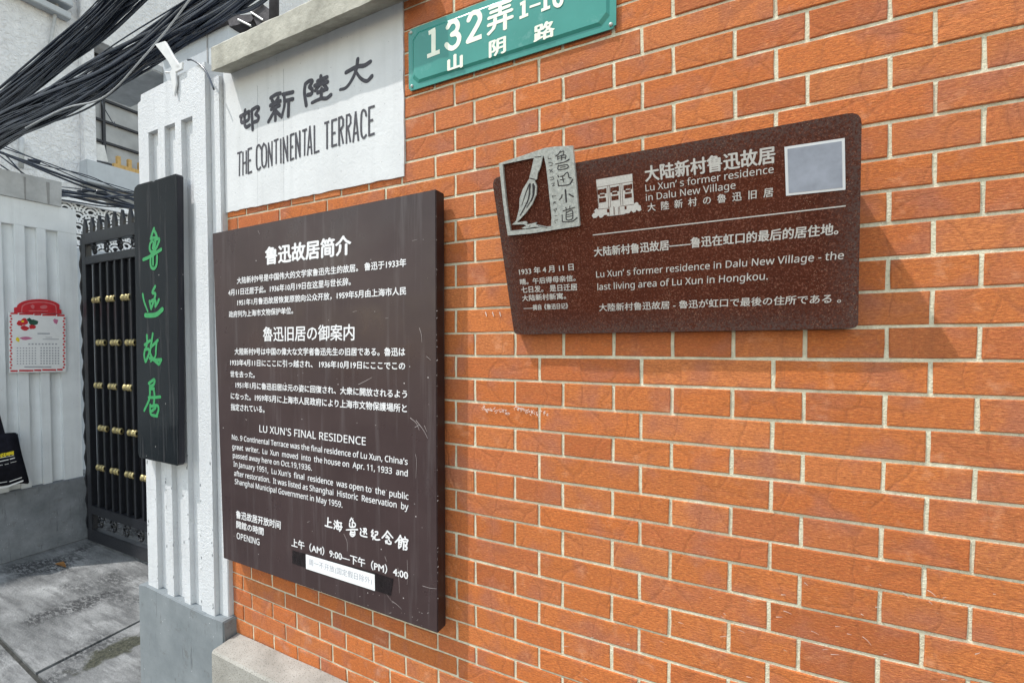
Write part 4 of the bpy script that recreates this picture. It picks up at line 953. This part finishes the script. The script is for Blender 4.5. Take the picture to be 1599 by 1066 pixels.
def mark(bm, x, y, w, h, lift=0.0066):
    v = [bm.verts.new(ck(a, b) + NX * lift) for a, b in ((x - w / 2, y + h / 2), (x + w / 2, y + h / 2), (x + w / 2, y - h / 2), (x - w / 2, y - h / 2))]; bm.faces.new(v)
for a, b in ((105, 180), (195, 345), (352, 425), (436, 580), (590, 648)):
    for y0, dy in ((327, 0.045), (927, -0.03)):
        xm = (a + b) / 2; mark(bm, xm, y0 + (xm - 105) * dy, b - a, 17)
k = 0
for y in range(355, 910, 30):
    mark(bm, 108 + (k % 2) * 8 - 2, y, 20, 19); mark(bm, 664 + (k % 2) * 8 - 6, y - 5, 20, 19); k += 1
o = obj('red_border', bm, M['red'], cal)
bm = bmesh.new()
rowy = [688, 717, 744, 770, 797, 824, 850]
for r_ in rowy:
    for c_ in range(7): mark(bm, 178 + c_ * 31, r_ - c_ * 0.3, 15, 11); mark(bm, 424 + c_ * 30, r_ - 2, 16, 13)
for c_ in range(9): mark(bm, 300 + c_ * 35, 647, 20, 14)
mark(bm, 450, 538, 130, 12); mark(bm, 525, 597, 170, 7); mark(bm, 505, 578, 70, 5); mark(bm, 390, 884, 280, 11)
obj('date_rows', bm, M['grey_print'], cal)
bm = bmesh.new()
def blob(bm, cx, cy, rx, ry, lift, n=12, j=0.25):
    vs = [bm.verts.new(ck(cx + math.cos(a * 2 * math.pi / n) * rx * random.uniform(1 - j, 1 + j), cy + math.sin(a * 2 * math.pi / n) * ry * random.uniform(1 - j, 1 + j)) + NX * lift) for a in range(n)]; bm.faces.new(vs[::-1])
for cx, cy, rx, ry in ((205, 430, 32, 30), (245, 415, 38, 34), (250, 480, 45, 26), (330, 470, 38, 22)): blob(bm, cx, cy, rx, ry, 0.0066 + cx * 1e-6)
obj('printed_flower', bm, M['red'], cal)
bm = bmesh.new(); blob(bm, 345, 425, 50, 28, 0.0064); blob(bm, 300, 395, 26, 18, 0.0064); obj('printed_leaves', bm, M['leaf'], cal)
bm = bmesh.new(); blob(bm, 232, 412, 16, 10, 0.0072); blob(bm, 180, 600, 18, 26, 0.0064); obj('printed_centre', bm, M['yellow'], cal)
bm = bmesh.new(); blob(bm, 575, 412, 28, 24, 0.0066, 10, 0.4); blob(bm, 265, 588, 60, 16, 0.0066, 12, 0.3); obj('printed_ornament', bm, M['pink'], cal)
bm = bmesh.new(); blob(bm, 340, 262, 22, 20, 0.0064, 10, 0.5); blob(bm, 452, 262, 32, 20, 0.0064, 9, 0.4); mark(bm, 395, 303, 200, 9, 0.0064); obj('emblem', bm, M['red_light'], cal)

# ================================================================ TOTE BAG ON THE PLINTH LEDGE
def bgp(x, y, X=-3.46): return onX(x / 8.2, 640 + y / 8.2, X)
bag = thing('tote_bag', 'black canvas tote bag with yellow print resting against the left pillar', 'bag', tuple(bgp(100, 940)))
bm = bmesh.new()
body = [(-640, 1090), (-300, 1030), (-60, 985), (200, 950), (290, 940), (378, 948), (376, 900), (340, 760), (290, 580), (255, 430), (230, 292), (70, 302), (-100, 312), (-420, 330), (-700, 350)]
prism(bm, [bgp(x, y) for x, y in body], (-0.05, 0, 0)); bmesh.ops.recalc_face_normals(bm, faces=bm.faces)
bmesh.ops.bevel(bm, geom=bm.edges[:], offset=0.006, segments=2, affect='EDGES'); obj('body', bm, M['bag'], bag, True)
bm = bmesh.new()
prism(bm, [bgp(x, y, -3.47) for x, y in ((72, 320), (-90, 330), (-330, -700), (-270, -720), (0, 60))], (-0.006, 0, 0)); bmesh.ops.recalc_face_normals(bm, faces=bm.faces); obj('strap', bm, M['bag'], bag)
text('大招啊', bgp(-130, 640, -3.4592), bgp(178, 572, -3.4592), bgp(-134, 588, -3.4592), M['yellow'], bag, NX, 'yellow_print', 'B', 0.05, 0.0)
bm = bmesh.new(); kx = 0
for a, b, w in (((-200, 650), (180, 580), 0.003), ((-200, 700), (110, 632), 0.006), ((125, 628), (190, 610), 0.007), ((-200, 740), (35, 700), 0.003), ((60, 695), (110, 685), 0.003), ((135, 672), (210, 655), 0.003), ((-200, 965), (90, 915), 0.004), ((120, 915), (280, 860), 0.0055)):
    v0 = bgp(*a, -3.459); v1 = bgp(*b, -3.459); stroke(bm, [v0, v1], w, NX, 0.0001 * kx, 0, False); kx += 1
obj('white_print', bm, M['print_white'], bag)
bm = bmesh.new(); stroke(bm, [bgp(-250, 1030, -3.459), bgp(60, 985, -3.459), bgp(180, 945, -3.459), bgp(290, 905, -3.459)], 0.012, NX, 0.0, 0.2); obj('white_band', bm, M['paper'], bag)

# ================================================================ CABLES OVERHEAD
def bundle(label, path, n, hh, seed, dy, name='cable_bundle'):
    random.seed(seed)
    base = catmull([onY(x, y, 0.15 + dy) for x, y in path], 6)
    d0 = (base[0] - base[1]).normalized(); d1 = (base[-1] - base[-2]).normalized()
    base = [base[0] + Vector((d0.x, 0, d0.z * 0.5)) * s for s in (3.0, 1.5, 0.6)] + base + [base[-1] + Vector((d1.x, 0, d1.z * 0.6)) * s for s in (0.6, 1.5, 3.0)]
    t = thing(name, label, 'cables', tuple(base[len(base) // 2]), 'overhead cable bundles')
    for c in range(n):
        h = random.uniform(-1, 1); y = random.uniform(-1, 1); f1 = random.uniform(0.05, 0.14); f2 = random.uniform(0.15, 0.30); p1 = random.uniform(0, 6.3); p2 = random.uniform(0, 6.3); p3 = random.uniform(0, 6.3)
        loose = random.random() < 0.24
        pts = []
        for i, b in enumerate(base):
            off = hh * (h * 0.95 + 0.22 * math.sin(i * f1 + p1) + (0.75 if loose else 0.12) * math.sin(i * f2 + p2))
            pts.append(b + Vector((0, 0.035 * y + 0.02 * math.sin(i * f1 + p3), off)))
        r = random.choice((0.0022, 0.003, 0.0038, 0.0045, 0.0052, 0.0062, 0.0085))
        bm = bmesh.new(); tube(bm, catmull(pts, 2), r, 6); obj('cable', bm, M['cable'], t, True)
    return t
bundle('upper thick bundle of black overhead cables rising towards the roof', ((-60, 212), (0, 164), (80, 100), (150, 40), (215, -24), (300, -100)), 84, 0.052, 3, 0.05)
bundle('lower thick bundle of black overhead cables passing just behind the white pillar', ((-60, 258), (0, 208), (80, 168), (150, 128), (215, 90), (280, 50), (345, 6), (400, -38), (480, -110)), 92, 0.058, 5, -0.02)
random.seed(11)
w1 = [onY(x, y, -0.02) for x, y in ((296, 0), (258, 50), (215, 100), (180, 138), (150, 158), (100, 170), (40, 200))]
bm = bmesh.new(); tube(bm, [w1[0] + Vector((0.7, 0, 0.75))] + catmull(w1, 4), 0.0037, 6); tag(obj('loose_wire', bm, M['cable_light'], None, True), 'single pale grey wire running slantwise in front of the cable bundle', 'wire')
w2 = [onY(x, y, -0.045) for x, y in ((293, 94), (300, 94), (312, 101), (321, 111), (328, 125), (334, 140))]
bm = bmesh.new(); tube(bm, catmull(w2, 4), 0.0035, 6); tag(obj('loose_wire', bm, M['cable'], None, True), 'short curved black wire end on top of the white pillar', 'wire')
w3 = [onX(x, y, -3.9) for x, y in ((161, 150), (160, 163), (172, 185), (180, 198), (178, 190))]
bm = bmesh.new(); tube(bm, catmull(w3, 4), 0.004, 5); tag(obj('loose_wire', bm, M['cable'], None, True), 'thin black wire tail dangling below the bundle before the barred window', 'wire')
# thin service wires behind the left pillar
svc = thing('service_wires', 'thin sagging black service wires above the lattice fence', 'cables', tuple(onX(110, 280, -3.9)))
for i, (ya, yb, r, lx) in enumerate(((236, 312, 0.010, 0), (236, 322, 0.008, 0), (240, 315, 0.004, 40), (248, 300, 0.004, 60), (255, 306, 0.004, 60), (292, 300, 0.004, 100), (299, 322, 0.010, 100), (303, 325, 0.012, 100), (312, 326, 0.006, 100), (306, 305, 0.008, 100), (296, 312, 0.005, 100))):
    a = onX(lx - 5, ya, -3.9 + i * 0.012); b = onX(212, yb, -3.9 + i * 0.012); m_ = (a + b) / 2 + Vector((0, 0, -0.012))
    if i == 4: m_.z += 0.05
    if i == 6: m_.z += 0.03
    d = (b - a).normalized()
    bm = bmesh.new(); tube(bm, catmull([a - d * 0.4, a, m_, b, b + d * 1.2], 6), r, 6); obj('wire', bm, M['cable'], svc, True)
bm = bmesh.new(); tube(bm, [onX(x, y, -3.86) for x, y in ((150, 300), (165, 303), (178, 310))], 0.02, 8, 0.016); obj('splice_box', bm, M['cable'], svc, True)
bm = bmesh.new(); tube(bm, [onX(x, y, -3.86) for x, y in ((122, 300), (138, 297), (147, 299))], 0.016, 8, 0.012); obj('splice_box', bm, M['cable'], svc, True)
bm = bmesh.new(); tube(bm, [onX(x, y, -3.92) for x, y in ((44, 250), (62, 253))], 0.014, 8); obj('splice_box', bm, M['cable'], svc, True)
# wires slanting down on the left pillar's cap
w4 = thing('drop_wires', 'three short dark wires dropping on to the cap of the left pillar', 'cables', tuple(onX(20, 260, -3.7)))
for (ax, ay, bx, by) in ((-10, 236, 38, 272), (-10, 250, 16, 268), (-12, 258, 10, 268), (5, 238, 34, 270)):
    bm = bmesh.new(); tube(bm, [onX(ax, ay, -3.75), onX(bx, by, -3.66)], 0.005, 6); obj('wire', bm, M['cable'], w4, True)

# white plastic bracket lying on the pillar
br = thing('plastic_bracket', 'broken white plastic bracket sticking up from the top of the white pillar', 'bracket', tuple(onY(270, 112, -0.05)))
def bb(name, pts, th): 
    bm = bmesh.new(); prism(bm, [onY(x, y, -0.052) for x, y in pts], (0, th, 0)); bmesh.ops.recalc_face_normals(bm, faces=bm.faces); bmesh.ops.bevel(bm, geom=bm.edges[:], offset=0.002, segments=1, affect='EDGES'); return obj(name, bm, M['plastic'], br)
bb('arm', ((262, 96), (268, 108), (282, 106), (277, 97), (272, 90), (257, 64), (241, 69)), 0.010)
bb('hook', ((256, 111), (265, 112), (271, 103), (285, 96), (284, 108), (274, 113), (275, 130), (272, 150), (268, 132), (265, 114), (257, 114)), 0.008)

# ================================================================ HOUSES AND LATTICE BEHIND
XH = -8.0
hA = thing('stucco_house', 'pale stucco house with barred window rising behind the left pillar', 'house', (XH, 2.5, 0.0))
def hx(x, y, X=XH): return onX(x, y, X)
wy0 = hx(145, 200).y; wy1 = 5.6; wz0 = hx(146, 258).z; wz1 = hx(146, 60).z
bm = bmesh.new()
box(bm, (XH - 3, -6, 0), (XH, wy0, 11)); obj('stucco_wall', bm, M['stucco_far'], hA)
boxo('stucco_wall', (XH - 3, wy0, 0), (XH, wy1 + 2, wz0 - 0.35), M['stucco_far'], hA)
boxo('stucco_wall', (XH - 3, wy0, wz1), (XH, wy1 + 2, 11), M['stucco_far'], hA)
boxo('pilaster', (XH, hx(125, 200).y, hx(125, 262).z), (XH + 0.10, wy0 + 0.002, 9.5), M['stucco_far'], hA, 0.01)
boxo('cornice', (XH, -6, hx(60, 14).z), (XH + 0.14, wy0 - 0.3, hx(60, 14).z + 0.10), M['house_grey'], hA, 0.01)
boxo('cornice', (XH, -6, hx(60, 2).z + 0.05), (XH + 0.2, wy0 - 0.3, hx(60, 2).z + 0.5), M['house_grey'], hA, 0.01)
boxo('sill', (XH - 0.2, hx(124, 260).y, wz0 - 0.34), (XH + 0.22, 6.2, wz0), M['house_grey'], hA, 0.01)
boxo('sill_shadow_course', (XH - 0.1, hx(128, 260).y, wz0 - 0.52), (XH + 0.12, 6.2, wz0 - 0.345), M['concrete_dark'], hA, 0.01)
win = boxo('window', (XH - 0.5, wy0, wz0), (XH - 0.45, wy1, wz1), M['glass'], hA)
vx = [hx(183, 200).y + i * 0.68 for i in range(-1, 4)]; hz = [hx(183, 180).z + i * 0.35 for i in range(-3, 6)]
for y in vx:
    if y > wy0: boxo('glazing_bar', (XH - 0.449, y - 0.02, wz0), (XH - 0.40, y + 0.02, wz1), M['frame'], win)
for z in hz:
    if wz0 + 0.05 < z < wz1: boxo('glazing_bar', (XH - 0.447, wy0, z - 0.018), (XH - 0.405, wy1, z + 0.018), M['frame'], win)
bm = bmesh.new()
for i in range(5):
    y = hx(167, 270).y + 0.02 + i * 0.16; box(bm, (XH + 0.12, y, wz0 + 0.0005), (XH + 0.18, y + 0.155, wz0 + 0.07)); box(bm, (XH + 0.12, y + 0.05, wz0 + 0.07), (XH + 0.18, y + 0.10, wz0 + 0.20))
tag(obj('toy_fence', bm, M['carton']), 'row of small yellow pickets on the sill of the barred window', 'ornament')
bm = bmesh.new(); prism(bm, [hx(x, y, XH + 0.04) for x, y in ((146, 225), (161, 228), (167, 254), (146, 250))], (0.04, 0, 0)); bmesh.ops.recalc_face_normals(bm, faces=bm.faces)
tag(obj('window_cushion', bm, M['plastic']), 'pale cloth bundle in the lower left corner of the barred window', 'cushion')
# drain pipe on the stucco
bm = bmesh.new(); tube(bm, [hx(x, y, XH + 0.06) for x, y in ((92, -10), (86, 25), (78, 70), (72, 110))] , 0.022, 8); obj('drain_pipe', bm, M['old_cap'], hA, True)
bm = bmesh.new(); tube(bm, [hx(34, 215, XH + 0.05), hx(33, 262, XH + 0.05)], 0.03, 8); obj('drain_pipe', bm, M['old_cap'], hA, True)

hB = thing('side_house', 'plain blue-grey house gable seen between the cables and the white pillar', 'house', (-2.6, 1.6, 0.0))
yh = 1.5; e0 = onY(255, 110, yh); e1 = onY(356, 60, yh)
bm = bmesh.new(); box(bm, (e0.x, yh, 0), (e1.x, yh + 1.2, 4.28)); obj('wall', bm, M['house_grey'], hB)
boxo('wall_seam', (onY(324, 60, yh).x - 0.008, yh - 0.006, 3.2), (onY(324, 60, yh).x + 0.008, yh - 0.0005, 4.28), M['concrete_dark'], hB)
boxo('side_wall', (e1.x, yh + 0.12, 0), (e1.x + 1.3, yh + 1.2, 3.98), M['concrete_dark'], hB)
boxo('fascia', (e0.x - 0.02, yh - 0.05, 4.20), (e1.x + 0.03, yh + 0.1, 4.34), M['roof'], hB, 0.004)
boxo('balcony_slab', (-4.9, yh - 0.1, onY(255, 125, yh).z + 0.05), (e0.x - 0.003, yh + 0.2, onY(255, 104, yh).z), M['old_cap'], hB, 0.01)
bm = bmesh.new()
for (pts) in (((358, 42), (392, 34), (400, 22), (372, 24), (356, 30)), ((391, 19), (409, 6), (424, 17), (440, 30), (404, 46))):
    prism(bm, [onY(x, y, 1.1) for x, y in pts], (0, 0.8, 0.0))
bmesh.ops.recalc_face_normals(bm, faces=bm.faces); obj('roof_edge', bm, M['roof'], hB)
bm = bmesh.new()
for a, b in (((391, 19), (409, 5)), ((391, 19), (411, 32)), ((372, 31), (392, 41))): tube(bm, [onY(*a, 1.09), onY(*b, 1.09)], 0.007, 6)
obj('roof_flashing', bm, M['plastic'], hB)
bm = bmesh.new(); tube(bm, [onY(428, 40, 1.05), onY(428, -60, 1.05)], 0.032, 10); tag(obj('utility_pole', bm, M['roof'], None, True), 'thin dark pole against the sky behind the cement coping', 'pole')

# seigaiha lattice: rows of overlapping rings cut in a white sheet
XLt = -6.0
lf = thing('lattice_fence', 'white fence panel cut in an overlapping wave scale pattern beyond the gate', 'fence', (XLt, 2.0, 0.0))
ly0, ly1 = 0.9, 3.8; lz1 = onX(101, 310, XLt).z; lz0 = lz1 - 0.56
boxo('post_base', (XLt - 0.12, ly0, 0), (XLt + 0.05, ly1, lz0), M['house_grey'], lf)
boxo('back_sheet', (XLt - 0.10, ly0, lz0), (XLt - 0.06, ly1, lz1), M['lattice_back'], lf)
boxo('top_rail', (XLt - 0.03, ly0, lz1 - 0.03), (XLt + 0.03, ly1, lz1 + 0.01), M['lattice'], lf)
RR = 0.128; row = 0; z = lz0 - 0.02; first = None; kx = 0
def scale_mesh():
    bm = bmesh.new()
    for ro, ri in ((1.0, 0.86), (0.72, 0.58), (0.44, 0.28)):
        n = 14; A = []; B = []
        for i in range(n + 1):
            a = math.pi * i / n; A.append((RR * ro * math.cos(a), RR * ro * math.sin(a))); B.append((RR * ri * math.cos(a), RR * ri * math.sin(a)))
        for i in range(n):
            prism(bm, [(0.0, A[i][0], A[i][1]), (0.0, A[i + 1][0], A[i + 1][1]), (0.0, B[i + 1][0], B[i + 1][1]), (0.0, B[i][0], B[i][1])], (0.012, 0, 0))
    bmesh.ops.recalc_face_normals(bm, faces=bm.faces); me = bpy.data.meshes.new('wave_scale'); bm.to_mesh(me); bm.free(); me.materials.append(M['lattice']); return me
sm_ = scale_mesh()
while z < lz1 - 0.03:
    y = ly0 + (RR if row % 2 else 0)
    while y < ly1:
        o = bpy.data.objects.new('wave_scale', sm_); COL.objects.link(o); o.parent = lf; o.location = Vector((XLt - 0.045 + 0.013 * (row % 2), y, z)) - lf.location; y += 2 * RR
    z += RR * 0.52; row += 1
